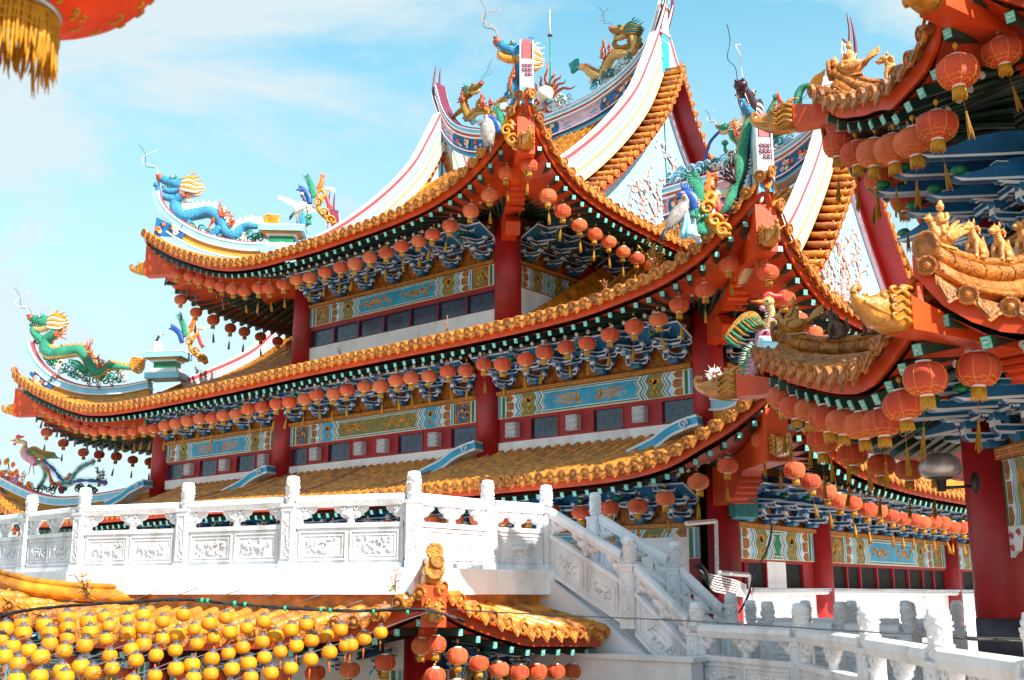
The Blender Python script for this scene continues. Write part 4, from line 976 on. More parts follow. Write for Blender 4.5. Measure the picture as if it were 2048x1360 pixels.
def cloud_strip(label, q, pix, r, ms, mats, par, dens=1.0, rows=2):
    mb = MB(); P = spl(pix, 4); acc = 0
    for i in range(len(P) - 1):
        a, b = q(*P[i]), q(*P[i + 1]); acc += (b - a).length
        while acc > r * .8 / dens:
            acc -= r * .8 / dens; d = (b - a).normalized()
            for k in range(rows):
                c = a + q.n * rnd.uniform(-.12, .12) + ZZ * (r * (.7 + 1.0 * k) * rnd.uniform(.8, 1.15)); curl(mb, c, d, ZZ, r * rnd.uniform(.6, 1.0), rnd.choice(ms), .035, 1.35, 5, rnd.choice((-1, 1)))
    return part('cloud_scrolls', mb, mats, par)
CM = ['d_teal', 'd_white', 'greenp', 'skyblue']
cloud_strip('', q3l, [(338, 428), (360, 452), (395, 474), (440, 486), (500, 488), (525, 486)], .17, [0, 1, 2, 3], CM, H3)
dragon('green and gold dragon with orange mane on the left hip ridge of the middle roof', q2l,
       [(118, 655, .8), (110, 668, .85), (93, 678, 1), (90, 695, 1.05), (103, 708, 1.1), (131, 704, 1.1), (158, 702, 1.1), (174, 713, 1.05), (180, 732, 1), (191, 747, .95), (204, 746, .9), (218, 733, .8), (238, 735, .6), (262, 737, .35)],
       (96, 645), (-12, 0), .88, .21, DM, belly=1, legs=[[(88, 684), (73, 671), (66, 662), (65, 655)], [(178, 740), (165, 738), (155, 727), (147, 724)], [(103, 708), (108, 716), (104, 722)]],
       corals=[(112, 672, 10, -2, .55), (176, 716, 9, -3, .6), (200, 738, 8, -4, .4)], tuft=(295, 718), fin=3, finL=.13)
cloud_strip('', q2l, [(80, 705), (95, 728), (125, 748), (165, 764), (210, 768), (255, 764)], .19, [0, 1, 2], CM, H2)
qr = plane((-24, YM, 0), (1, 0)); GD = ['d_gold', 'd_belly', 'd_rust', 'd_teal', 'd_gold', 'd_dark', 'd_teal', 'd_black', 'd_red']
dragon('golden dragon facing right on the left half of the topmost ridge', qr,
       [(938, 188, .8), (928, 200, .95), (930, 222, 1), (940, 236, 1.05), (955, 224, 1.05), (972, 222, 1), (976, 238, 1), (990, 232, .95), (996, 208, .85), (1012, 197, .7), (1027, 182, .45)],
       (944, 180), (10, -4), .6, .15, GD, belly=1, legs=[[(930, 215), (915, 226), (906, 236)], [(965, 222), (955, 208), (962, 198)], [(975, 236), (968, 246)]], corals=[(932, 205, -8, -5, .4), (968, 222, 3, -10, .5), (985, 215, 5, -6, .3)], tuft=(1034, 170), fin=2)
dragon('golden dragon with teal tail facing left high on the right half of the topmost ridge', qr,
       [(1262, 66, .8), (1268, 80, .95), (1266, 98, 1.05), (1250, 108, 1.1), (1228, 112, 1.1), (1213, 128, 1.1), (1200, 152, 1.05), (1183, 147, .95), (1170, 137, .7), (1158, 136, .4)],
       (1252, 62), (-10, 2), .75, .17, GD, belly=-1, legs=[[(1262, 92), (1240, 97), (1228, 88), (1232, 80)], [(1268, 90), (1282, 92), (1280, 84)], [(1205, 146), (1222, 150), (1228, 144)]], corals=[(1215, 122, -6, -8, .55), (1225, 112, -2, -9, .4)], tuft=(1138, 126), fin=2)
TR3 = [o for o in hall.children]
cloud_strip('', qr, [(925, 243), (950, 250), (990, 252), (1030, 250), (1070, 245)], .16, [0, 1, 3], CM, R3, .9, 1)
cloud_strip('', qr, [(1068, 238), (1090, 228), (1120, 218), (1150, 205)], .2, [0, 1, 3], CM, R3, 1, 2)
cloud_strip('', qr, [(1180, 180), (1200, 170), (1235, 150), (1262, 128)], .17, [0, 1, 3], CM, R3, 1.1, 2)
cloud_strip('', qr, [(1300, 385), (1340, 372), (1400, 355), (1465, 335), (1530, 318), (1585, 292)], .2, [0, 1, 3], CM, R2, 1.2, 2)
# big corner dragons on planes facing away from the roofs' near corners
qc3 = plane((-15.95, 19.25, 0), (RT.x, RT.y)); qc2 = plane((-9.9, 19.3, 0), (RT.x, RT.y))
BD = ['d_blue', 'd_mane', 'd_rust', 'd_white', 'd_mane', 'd_dark', 'd_blue', 'd_black', 'd_red']
dragon('blue dragon with brown snout rearing above the near corner of the top roof', qc3,
       [(1044, 118, .9), (1040, 135, 1), (1030, 150, 1), (1026, 172, 1.05), (1034, 192, 1), (1026, 210, .8), (1010, 216, .5)], (1036, 108), (-10, -3), .72, .13, BD, belly=1,
       legs=[[(1052, 135, -.1), (1057, 112, -.1), (1058, 96, -.1), (1060, 84, -.1)], [(1028, 160), (1020, 170), (1018, 182)]], corals=[(1030, 158, -6, 6, .3)], tuft=(1000, 208), fin=2, finL=.1)
RD = ['d_gold', 'd_belly', 'd_dark', 'd_mane', 'd_white', 'd_dark', 'd_blue', 'd_black', 'd_red']
dragon('dark maned dragon roaring at the viewer above the near corner of the middle roof', qc2,
       [(1500, 240, 1), (1492, 262, 1), (1486, 290, 1.05), (1482, 320, 1.1), (1476, 345, 1.1), (1470, 370, 1), (1462, 395, .9), (1452, 415, .7), (1440, 430, .5)], (1497, 212), (-5, -16), .72, .11, ['d_green', 'olive', 'd_dark', 'd_dark', 'd_white', 'd_dark', 'd_blue', 'd_black', 'd_red'], belly=1, f3=(1, -.5, .15), hb=5, jaw=6,
       legs=[[(1488, 300), (1474, 315), (1466, 322)]], corals=[(1466, 372, -8, -8, .5)], tuft=(1432, 440), fin=2, finL=.1)
dragon('small green dragon with orange face peering left over the second ridge', qr,
       [(1462, 262, .9), (1468, 275, 1), (1476, 285, 1), (1482, 300, 1)], (1458, 255), (-10, 2), .5, .12, DM, belly=1, legs=[[(1480, 300), (1465, 306), (1452, 303), (1450, 292)]], corals=[(1475, 272, 6, 8, .4)], fin=2)
dragon('green dragon with raised tail behind the right end of the second ridge', qr,
       [(1583, 232, .9), (1575, 240, 1), (1560, 258, 1), (1545, 268, 1), (1536, 250, 1), (1540, 225, .9)], (1572, 228), (10, -3), .5, .15, DM, belly=1, legs=[[(1540, 225), (1546, 210), (1550, 200)]], corals=[(1562, 225, 2, -8, .5)], fin=3)
m = MB(); m.tube(spv([qr(1590, 232), qr(1595, 215), qr(1597, 190), qr(1607, 174), qr(1622, 170)], 4), [.16, .16, .16, .155, .15, .145, .14, .135, .13, .125, .12, .115, .11, .1, .09, .08, .07], 8, 0)
for k in range(-2, 3): m.tube(spv([qr(1622, 170), qr(1632, 165 + k * 5), qr(1642, 156 + k * 4), qr(1650, 140 + k)], 3), [.05, .07, .08, .08, .07, .06, .05, .03, .02, .005], 6, 1)
solo('dragon_tail', m, ['d_green', 'd_mane'], 'green dragon tail with golden flame tip curling above the second ridge', 'dragon tail')
m = MB(); m.tube(spv([qr(1440, 262), qr(1420, 285), qr(1410, 320), qr(1398, 345), qr(1388, 368)], 4), .05, 6, 0); solo('curved_pole', m, 'd_navy', 'dark blue curved spout pole rising from the second ridge', 'pole')

def crane(label, q, body, neck, head, beak, wings, legs, r=.16, grey=False):
    mb = MB(); pts = [q(*p) for p in body]; mb.tube(spv(pts, 3), [r * math.sin(math.pi * (.12 + .8 * i / (3 * (len(pts) - 1)))) for i in range(3 * (len(pts) - 1) + 1)], 10, 0)
    np_ = [q(*p) for p in neck]; mb.tube(spv(np_, 3), .045 if not grey else .06, 7, 2 if not grey else 0); h = q(*head); mb.ell(h, (.07, .06, .06), 0, 8, 6); mb.ell(h + ZZ * .04, (.05, .05, .04), 1, 6, 4)
    mb.tube([h, q(*beak)], [.03, .005], 5, 4)
    for wg in wings:
        W = [q(*p) for p in wg]; S = spv(W, 4); k = len(S)
        secs = []
        for i, p in enumerate(S):
            t = i / (k - 1); w_ = .2 * (1 - t) ** .6 + .02; secs.append([p + ZZ * .025, p + q.n * .02, p - ZZ * w_, p - q.n * .02])
        mb.loft(secs, 0, sm=False)
        for i in range(2, k - 1, 2): mb.tube([S[i] - ZZ * .05, S[i] - ZZ * (.28 * (1 - i / k) + .1) + (S[-1] - S[0]) * .04], [.03, .006], 5, 0 if i > 3 else 3)
    for l in legs: mb.tube([q(*p) for p in l], .02, 5, 4)
    t = pts[-1]
    for k in range(5): mb.tube([t, t + (pts[-1] - pts[-2]).normalized() * .22 + ZZ * (.03 * k - .1)], [.05, .01], 5, 3)
    return solo('crane_statue', mb, ['d_grey' if grey else 'd_white', 'd_red', 'd_black', 'd_black', 'd_gold'], label, 'crane statue', 'crane statues on the roof pedestals')
def rock(mb, c, h, r, m):
    for k in range(6):
        g = k * 1.1; mb.tube(spv([c + V((r * math.cos(g), r * math.sin(g), 0)), c + V((r * .5 * math.cos(g + .5), r * .5 * math.sin(g + .5), h * .5)), c + V((r * .2 * math.cos(g), r * .2 * math.sin(g), h * (.7 + .06 * k)))], 3), [r * .5, r * .45, r * .4, r * .38, r * .3, r * .22, r * .1], 6, m)
crane('white crane with wide spread wings on the left pedestal of the top roof', q3l, [(613, 408), (600, 414), (588, 426)], [(610, 405), (607, 396), (603, 390)], (604, 388), (600, 394), [[(603, 410), (590, 404), (570, 396), (554, 392)], [(608, 408), (622, 412), (640, 416), (652, 415)]], [[(592, 424), (594, 450)], [(598, 422), (598, 452)]])
crane('standing crane with red cap and folded wings on the middle roof left pedestal', q2l, [(312, 684), (315, 694), (320, 704)], [(312, 684), (316, 676), (319, 670)], (320, 670), (330, 669), [], [[(316, 702), (314, 728)], [(320, 702), (318, 730)]], r=.2)
crane('grey crane seen from behind beside the near corner of the top roof', qc3, [(976, 238), (975, 262), (979, 292)], [(976, 245), (972, 236)], (972, 234), (966, 232), [[(972, 250), (968, 268), (970, 285)], [(980, 250), (986, 268), (984, 285)]], [], r=.19, grey=True)
crane('grey crane bending beside the near corner pedestal of the middle roof', qc2, [(1374, 406), (1362, 420), (1348, 438), (1332, 460)], [(1368, 412), (1374, 402), (1370, 394)], (1368, 393), (1376, 400), [[(1366, 420), (1352, 436), (1345, 452)]], [[(1350, 438), (1350, 470)], [(1354, 438), (1356, 470)]], r=.15, grey=True)
def flame_bouquet(label, q, base, lobes, scrolls, r=.1):
    """scrolling golden stem carrying coloured feather lobes"""
    mb = MB()
    for s in scrolls: P = spv([q(*p) for p in s], 4); k = len(P); mb.tube(P, [r * (1.0 - .5 * i / k) for i in range(k)], 7, 0)
    for j in range(len(base)): curl(mb, q(base[j][0], base[j][1], .1), q.az, ZZ, .16, 0, .045, 1.3)
    for m, path, w_ in lobes:
        P = spv([q(*p) for p in path], 4); k = len(P)
        mb.tube(P, [w_ * (math.sin(math.pi * min(1, .25 + .75 * i / (k - 1))) ** .8 + .03) for i in range(k)], 8, m, fn=q.n, flat=.5)
        for i in range(1, k - 1, 1):
            t = (P[min(k - 1, i + 1)] - P[i - 1]).normalized(); s = t.cross(q.n)
            for e in (-1, 1): mb.tube([P[i], P[i] + s * (e * w_ * .8) + t * (w_ * .6), P[i] + s * (e * w_ * 1.15) + t * (w_ * 1.0)], [w_ * .3, w_ * .2, .005], 5, m)
    return solo('feather_ornament', mb, ['d_mane', 'd_green', 'd_navy', 'd_orange', 'd_red', 'd_white', 'd_gold'], label, 'roof ornament', 'coloured feather ornaments on the hip ridges')
def bouquet(label, q, ox, oy, s=1.0):
    A = lambda pts: [(ox + x * s, oy + y * s) for x, y in pts]
    flame_bouquet(label, q, A([(20, 40), (32, 55), (8, 20)]), [(1, A([(-2, 10), (-4, -8), (-8, -20), (-16, -36)]), .1 * s), (3, A([(6, -8), (12, -14), (16, -24), (17, -36)]), .085 * s), (2, A([(-8, 22), (-12, 5), (-22, -6), (-30, -10)]), .1 * s), (4, A([(22, -2), (26, 12), (30, 24), (34, 30)]), .065 * s), (5, A([(22, -8), (30, -8), (42, -5)]), .07 * s)],
                  [A([(40, 62), (30, 52), (18, 44), (8, 30), (14, 14), (22, 2), (14, -6), (6, 2), (10, 12)]), A([(40, 62), (38, 50), (28, 44)])], .09 * s)
bouquet('green, blue and orange feather ornament on the left hip of the top roof', q3l, 628, 386)
bouquet('green, blue and orange feather ornament on the left hip of the middle roof', q2l, 372, 664)
bouquet('green and blue feather ornament rising beside the near corner of the top roof', qc3, 1006, 246, .9)
bouquet('large green and blue feather ornament beside the near corner of the middle roof', qc2, 1403, 394, 1.25)
# little scholar figures
def figure(label, q, x, y, h, robe, sit=False, hat=5):
    mb = MB(); b = q(x, y); s = h / 1.0; u = ZZ; n = q.n; a = q.az
    mb.loft([[b + a * (w_ * s * math.cos(g)) + n * (w_ * .75 * s * math.sin(g)) + u * (z * s) for g in [2 * math.pi * j / 12 for j in range(12)]] for w_, z in ((.2, 0), (.19, .1), (.15, .3), (.13, .5), (.16, .62), (.15, .7), (.06, .76), (.05, .8))], 0, sm=True)
    mb.ell(b + u * (.87 * s), (.075 * s, .085 * s, .1 * s), 1, 8, 6); mb.ell(b + u * (.95 * s), (.08 * s, .09 * s, .05 * s), 2, 8, 5); mb.ell(b + u * (.99 * s), .04 * s, 2, 6, 4)
    mb.spike(b + u * (.8 * s) + n * .08 * s, -u * (.2 * s), .04 * s, 3)
    mb.ell(b + u * (.87 * s) + n * (.095 * s), .018 * s, 1, 6, 4)
    for e in (-1, 1):
        mb.tube([b + a * (.13 * e * s) + u * (.66 * s), b + a * (.2 * e * s) + n * (.08 * s) + u * (.5 * s), b + a * (.08 * e * s) + n * (.2 * s) + u * (.45 * s)], [.06 * s, .07 * s, .06 * s], 7, 0); mb.ell(b + a * (.05 * e * s) + n * (.22 * s) + u * (.45 * s), .035 * s, 1, 6, 4)
    return solo('figurine', mb, [robe, 'd_belly', 'd_mane', 'd_white'], label, 'figurine')
figure('small green-robed figurine on the near corner pedestal of the middle roof', qc2, 1400, 470, .75, 'd_green')
figure('small gold-robed figurine in the white niche at the middle roof corner', qc2, 1513, 352, .42, 'd_gold')
m = MB(); rock(m, qc2(1374, 474), .62, .12, 0); rock(m, qc2(1388, 476), .45, .1, 1); solo('rockery', m, ['skyblue', 'trim'], 'pale blue scrolled rock on the near corner pedestal of the middle roof', 'rockery')
figure('small green-robed figurine beside the white crane on the top roof pedestal', q3l, 617, 449, .5, 'd_green')
m = MB(); rock(m, q3l(604, 452), .5, .14, 0); solo('rockery', m, ['d_blue'], 'blue scrolled rock under the white crane on the top roof', 'rockery')
figure('crouching figurine beside the standing crane on the middle roof pedestal', q2l, 330, 730, .38, 'd_mane')
# phoenixes
def phoenix(label, q, head, neck, body, wing, tails, s=1.0, flower=None, pinkish=True):
    mb = MB(); P = spv([q(*p) for p in neck + body], 4); k = len(P); nb = 4 * (len(neck) - 1)
    rr = [(.07 + .16 * max(0, math.sin(math.pi * min(1, max(0, (i - nb * .7) / (k - nb * .7)))))) * s for i in range(k)]; mb.tube(P, rr, 10, 0)
    for i in range(1, nb + 2):
        t = (P[i + 1] - P[i - 1]).normalized(); mb.tube([P[i] - t * .03, P[i] + t * .03], [rr[i] * 1.12, rr[i] * 1.02], 9, 1, cap=False)
        mb.spike(P[i] - q.az * rr[i], -q.az * .08 - ZZ * .04, .02, 4, 4)
    h = q(*head); f = -q.az; mb.ell(h, (.14 * s, .1 * s, .11 * s), 1, 9, 6); mb.spike(h + f * .1 * s, f * (.26 * s) + ZZ * .02, .05 * s, 2, 6); mb.ell(h + f * (.12 * s) - ZZ * (.13 * s), .06 * s, 5, 7, 5)
    mb.tube(spv([h + f * .08 * s + ZZ * .08 * s, h + ZZ * (.17 * s), h - f * .16 * s + ZZ * (.12 * s), h - f * .32 * s + ZZ * (.15 * s)], 3), [.03 * s, .05 * s, .06 * s, .06 * s, .06 * s, .05 * s, .05 * s, .04 * s, .03 * s, .005], 7, 3, fn=q.n, flat=.5)
    mb.ell(h + q.n * .09 * s + f * .03, .025 * s, 6, 6, 4)
    W = spv([q(x, y, .12) for x, y in wing], 5); kk = len(W)
    mb.loft([[p + ZZ * (.14 * math.sin(math.pi * (i + 1) / (kk + 1)) ** .6), p + q.n * .04, p - ZZ * (.24 * math.sin(math.pi * (i + 1) / (kk + 1)) ** .6), p - q.n * .03] for i, p in enumerate(W)], 7)
    for i in range(0, kk, 1): mb.tube([W[i] + q.n * .05, W[i] + q.n * .05 + q.az * .16 * s - ZZ * (.15 * s), W[i] + q.az * .3 * s - ZZ * (.18 * s)], [.035, .035, .006], 5, 8 if i % 2 else 7)
    for j, (m, path) in enumerate(tails):
        T = spv([q(x, y, .05 * j) for x, y in path], 8); kk = len(T); mb.tube(T, [.055 * s * (1 + .3 * math.sin(i)) for i in range(kk)], 7, m)
        for i in range(1, kk - 1):
            t = (T[i + 1] - T[i - 1]).normalized(); sd_ = t.cross(q.n)
            for e in (-1, 1):
                for g_ in (0, .5): mb.tube([T[i] + t * .03 * g_, T[i] + sd_ * (e * .15 * s) + t * (.08 * s + .03 * g_)], [.016, .003], 4, 4 if (i + int(g_ * 2)) % 2 else m)
        mb.ell(T[-1], (.12 * s, .04, .09 * s), m, 8, 6, (T[-1] - T[-3])); mb.ell(T[-1] + q.n * .03, (.05 * s, .03, .05 * s), 3, 6, 4)
        for g in range(9): a = g * .7; mb.tube([T[-1], T[-1] + (q.az * math.cos(a) + ZZ * math.sin(a)) * (.19 * s)], [.014, .003], 4, 4)
    for e in (-.04, .05): mb.tube([P[-4], P[-4] + q.az * e * 3 - ZZ * .55 * s], [.03, .015], 5, 5)
    return solo('phoenix_statue', mb, ['d_pink', 'd_belly', 'd_orange', 'd_red', 'd_white', 'd_pink', 'd_black', 'd_gold', 'd_green', 'd_teal', 'd_navy', 'd_rust'], label, 'phoenix statue')
phoenix('pink-breasted phoenix with trailing feather tails among blossoms on the lowest roof ridge', q1l, (35, 881), [(38, 883), (50, 886), (49, 900)], [(54, 908), (62, 916), (72, 928)], [(55, 905), (72, 900), (90, 908), (115, 909)],
        [(8, [(76, 922), (88, 935), (90, 955), (78, 974)]), (11, [(84, 920), (98, 940), (108, 968), (128, 965), (142, 952)]), (10, [(90, 920), (110, 938), (126, 958), (140, 968), (160, 962), (190, 962), (214, 966)]), (9, [(130, 966), (145, 965), (158, 945), (172, 933), (192, 925)])])
m = MB(); frq = lambda u, v, o: q1l(u, v, o)
for k in range(60):
    x = rnd.uniform(-30, 62); y = 960 - abs(rnd.gauss(0, 1)) * 22 + (x * .35); y = max(y, 915 + rnd.uniform(0, 10)); c = q1l(x, y, rnd.uniform(-.1, .15)); mm = rnd.choice((0, 0, 1, 2, 3))
    for g in range(5): mb_ = m; mb_.ell(c + (q1l.az * math.cos(g * 1.257) + ZZ * math.sin(g * 1.257)) * .065, (.06, .06, .03), mm, 6, 4, q1l.az, q1l.n)
    m.ell(c + q1l.n * .03, .03, 4, 6, 4)
    if k % 4 == 0: m.tube(spv([c, c + V((0, 0, -.3)) + q1l.az * rnd.uniform(-.2, .2), q1l(x, 985 - abs(x - 60) * .25)], 3), .025, 5, 5)
solo('blossom_ornament', m, ['d_mane', 'd_pink', 'd_white', 'd_orange', 'd_rust', 'd_teal'], 'yellow and pink blossom spray around the phoenix on the lowest roof ridge', 'roof ornament')
m = MB()
for k in range(26):
    x = rnd.uniform(70, 200); y = 984 - rnd.uniform(0, 16) * (1 - abs(x - 120) / 160); curl(m, q1l(x, y, rnd.uniform(-.1, .1)), q1l.az, ZZ, rnd.uniform(.1, .2), rnd.choice((0, 1, 2)), .032, 1.4, 5, rnd.choice((-1, 1)))
part('cloud_scrolls', m, ['maroon', 'd_dark', 'd_teal'], R1)
qk = plane((-10.2, 19.6, 0), (RT.x, RT.y))
phoenix('tall pink phoenix with white-fringed tail on the near corner of the lowest roof', qk, (1536, 604), [(1538, 607), (1543, 625), (1540, 650)], [(1536, 668), (1530, 690), (1524, 712)], [(1530, 665), (1510, 640), (1480, 645), (1448, 678)],
        [(8, [(1520, 690), (1500, 705), (1490, 740), (1488, 770)]), (4, [(1452, 800), (1446, 785), (1436, 765), (1426, 748)]), (5, [(1526, 700), (1508, 720), (1502, 750), (1500, 785)])], 1.0)
# pearl and flames, lightning rod
m = MB(); c = qr(1091, 190); m.ell(c, .34, 0, 20, 14)
for k in range(16):
    a = k * 2 * math.pi / 16; d = V((math.cos(a), 0, math.sin(a))); s = V((-math.sin(a), 0, math.cos(a))); p = c + V((0, .08, 0)); L_ = .55 if k % 4 else .95
    if math.sin(a) < -.75: continue
    m.tube(spv([p + d * .42, p + d * (.42 + L_ * .35) + s * .07, p + d * (.42 + L_ * .7) - s * .06, p + d * (.42 + L_)], 3), [.06, .065, .06, .055, .05, .045, .035, .025, .015, .004], 6, 1)
m.lathe(c + V((0, .08, 0)), [(.36, -.03), (.45, -.03), (.45, .03), (.36, .03)], 24, 1, Z=(0, 1, 0)); m.lathe(c - ZZ * .62, [(.2, 0), (.1, .12), (.14, .25), (.1, .3)], 12, 2)
solo('flaming_pearl', m, ['d_white', 'd_rust', 'd_red'], 'white pearl ringed with golden brown flames at the middle of the topmost ridge', 'pearl ornament')
m = MB(); b = qr(1101, 190); m.tube([b, V((b.x, b.y, qr(1101, 75).z))], .03, 6, 0); m.tube([V((b.x, b.y, qr(1101, 75).z)), V((b.x, b.y, qr(1101, 18).z))], [.04, .012], 6, 1); m.lathe((b.x, b.y, qr(1101, 72).z), [(.09, 0), (.09, .05)], 10, 2)
solo('lightning_rod', m, ['d_green', 'disc_white', 'd_black'], 'thin lightning rod standing behind the flaming pearl', 'lightning rod')
# ================================================================ red lanterns
def lantern_parts(body='lantern'):
    b = MB(); n = 24; pr = [(.075, -.165)] + [(.225 * math.cos(t) ** .62 if abs(t) < 1.5 else .06, .165 * math.sin(t)) for t in [(-78 + 12 * k) * math.pi / 180 for k in range(14)]] + [(.075, .165)]
    b.lathe((0, 0, 0), pr, n, 0)
    for k in range(8):
        a = k * math.pi / 4 + .2; b.tube([V((r * 1.008 * math.cos(a), r * 1.008 * math.sin(a), z)) for r, z in pr[1:-1]], .0035, 4, 1, cap=False)
    for k in range(22):     # gold sprigs round the lower third
        a = k * 2 * math.pi / 22 + rnd.uniform(-.06, .06); t = -.72 + rnd.uniform(-.12, .1); r = .225 * math.cos(t) ** .62 * 1.012
        c = V((r * math.cos(a), r * math.sin(a), .165 * math.sin(t))); e = V((-math.sin(a), math.cos(a), 0)); b.tube([c - e * .028, c + V((0, 0, .012)), c + e * .028], .005, 4, 1)
        t -= .28; r = .225 * math.cos(t) ** .62 * 1.012; c = V((r * math.cos(a + .1), r * math.sin(a + .1), .165 * math.sin(t))); b.tube([c - e * .022, c + V((0, 0, -.01)), c + e * .022], .005, 4, 1)
    c = MB(); c.lathe((0, 0, .155), [(.082, 0), (.082, .028), (.06, .03)], 16, 0); c.tube([(0, 0, .18), (0, 0, .34)], .004, 4, 1); c.ell((0, 0, .3), (.028, .028, .04), 1, 8, 6)
    f = MB(); f.lathe((0, 0, -.185), [(.068, .03), (.07, 0), (.068, -.004)], 16, 1); f.lathe((0, 0, -.19), [(.064, 0), (.067, -.05), (.07, -.1)], 16, 0)
    for k in range(20): a = k * .314; f.tube([V((.067 * math.cos(a), .067 * math.sin(a), -.19)), V((.073 * math.cos(a), .073 * math.sin(a), -.3 - .012 * (k % 3)))], .008, 4, 0)
    t = MB(); t.tube([(0, 0, -.2), (.004, 0, -.5)], .004, 4, 0); t.ell((.004, 0, -.5), (.014, .014, .02), 0, 6, 4); t.lathe((.004, 0, -.8), [(.044, 0), (.038, .14), (.022, .28), (.008, .3)], 9, 0)
    return b, c, f, t
LB, LC, LF, LT = lantern_parts()
Z0 = V((0, 0, 0))
LM = [LB.mesh('shade', ['lantern', 'seam'], Z0), LC.mesh('cap', ['cap_white', 'cordy'], Z0), LF.mesh('fringe', ['capgold', 'cap_white'], Z0), LT.mesh('tassel', ['tassel'], Z0), LT.mesh('tassel', ['tassel_backlit'], Z0)]
LT2 = MB(); LT2.tube([(0, 0, -.2), (0, 0, -.5)], .003, 4, 0); LT2.ell((0, 0, -.51), .016, 0, 6, 4)
for k in range(9): LT2.tube(spv([(0, 0, -.51), (.012 * math.cos(k), .012 * math.sin(k), -.62), (.03 * math.cos(k), .03 * math.sin(k), -.8 - .02 * (k % 3))], 3), [.009] * 6 + [.005], 4, 0)
LM.append(LT2.mesh('tassel', ['tassel'], Z0))
LV = [LM[0], LB.mesh('shade', ['lantern_b', 'seam'], Z0), LB.mesh('shade', ['lantern_c', 'seam'], Z0)]
NL = [0]
def lantern(p, sc, label, group, tassel=3, seed=None):
    o = bpy.data.objects.new('red_lantern', None); col.objects.link(o); o.location = p; o.scale = (sc, sc * rnd.uniform(.96, 1.04), sc * rnd.uniform(.93, 1.05)); o.rotation_euler = (rnd.uniform(-.11, .11), rnd.uniform(-.11, .11), rnd.uniform(0, 6.28)); o.empty_display_size = .1
    tag(o, label, 'lantern', group); NL[0] += 1
    for i, nm in ((0, 'shade'), (1, 'cap'), (2, 'fringe')) + (((tassel, 'tassel'),) if tassel else ()):
        c = bpy.data.objects.new(nm, rnd.choice(LV) if i == 0 else LM[i]); col.objects.link(c); c.parent = o
        if nm == 'tassel': c.rotation_euler = (rnd.uniform(-.12, .12), rnd.uniform(-.12, .12), 0)
    return o
def ordn(k): return '%d%s' % (k, 'th' if 10 <= k % 100 <= 20 else {1: 'st', 2: 'nd', 3: 'rd'}.get(k % 10, 'th'))
def eave_lanterns(S, a0, a1, sp, txt, grp, n=.42, dz=-.77, sc=.9, backlit=None, rev=False):
    L_ = frange(a0, a1, sp)
    if rev: L_ = L_[::-1]
    for i, a in enumerate(L_):
        j = rnd.uniform(-.06, .06); p = S.P(a + j, n, 0); p.z = S.ez(a) + dz + rnd.uniform(-.05, .05)
        lantern(p, sc * rnd.uniform(.96, 1.05), 'red lantern, %s from %s' % (ordn(i + 1), txt), grp, (4 if backlit and backlit(a) else 3) if rnd.random() < .9 else 0)
eave_lanterns(S3['f'], -31.2, -16.1, .6, 'the left along the front eave of the top roof', 'red lanterns under the top roof', backlit=lambda a: a < -28)
eave_lanterns(S3['r'], 19.6, 25.4, .62, 'the near corner along the right eave of the top roof', 'red lanterns under the top roof')
eave_lanterns(S3['l'], 20.2, 29, .7, 'the front along the left eave of the top roof', 'red lanterns under the top roof', backlit=lambda a: True)
eave_lanterns(S2['f'], -39.2, -10.1, .61, 'the left along the front eave of the middle roof', 'red lanterns under the middle roof', backlit=lambda a: a < -33.5)
eave_lanterns(S2['r'], 19.7, 25, .62, 'the near corner on the right eave of the middle roof', 'red lanterns under the middle roof')
eave_lanterns(S2['l'], 20.2, 26, .7, 'the front on the left eave of the middle roof', 'red lanterns under the middle roof', backlit=lambda a: True)
eave_lanterns(S1['f'], -33, -10.2, .74, 'the left along the front eave of the lowest roof', 'red lanterns under the lowest roof')
eave_lanterns(S1['f'], -42, -36.5, .7, 'the left tip of the lowest roof front eave', 'red lanterns under the lowest roof')
eave_lanterns(S1['r'], 19.7, 40, .66, 'the near corner along the right eave of the lowest roof', 'red lanterns under the lowest roof')

# ================================================================ hexagonal pavilion (right foreground)
az = V((-1, 1, 0)).normalized(); nin = V((1, 1, 0)).normalized()
B0 = atD(1812, 600, 11.5); qp = plane(B0, az); Bc = qp(1824, 520); Cc = qp(1515, 700); B2, C2 = V((Bc.x, Bc.y, 0)), V((Cc.x, Cc.y, 0)); LS = (C2 - B2).length
ctr = (B2 + C2) / 2 + nin * (LS * .866)
pav = thing('hexagonal_pavilion', 'two-tiered hexagonal pavilion in the right foreground with brown tiled eaves and red columns', 'pavilion', (ctr.x, ctr.y, -1.4))
def hexpts(Rr, base=None):
    v0 = (B2 - ctr).normalized(); o = []
    for k in range(6):
        a = -k * math.pi / 3; o.append(ctr + V((v0.x * math.cos(a) - v0.y * math.sin(a), v0.x * math.sin(a) + v0.y * math.cos(a), 0)) * Rr)
    return o
# order: B, C, ... going clockwise
low = [(5.07, 3.29), (4.47, 3.1), (4.01, 2.92), (3.51, 2.78), (3.0, 2.64), (2.56, 2.52), (2.15, 2.43), (1.59, 2.35), (1.28, 2.37), (0.67, 2.55), (0.34, 2.66), (0.05, 2.85), (-.07, 3.3)]
H1 = hexpts(LS)
if (H1[1] - C2).length > .1: H1 = [H1[0]] + H1[:0:-1]
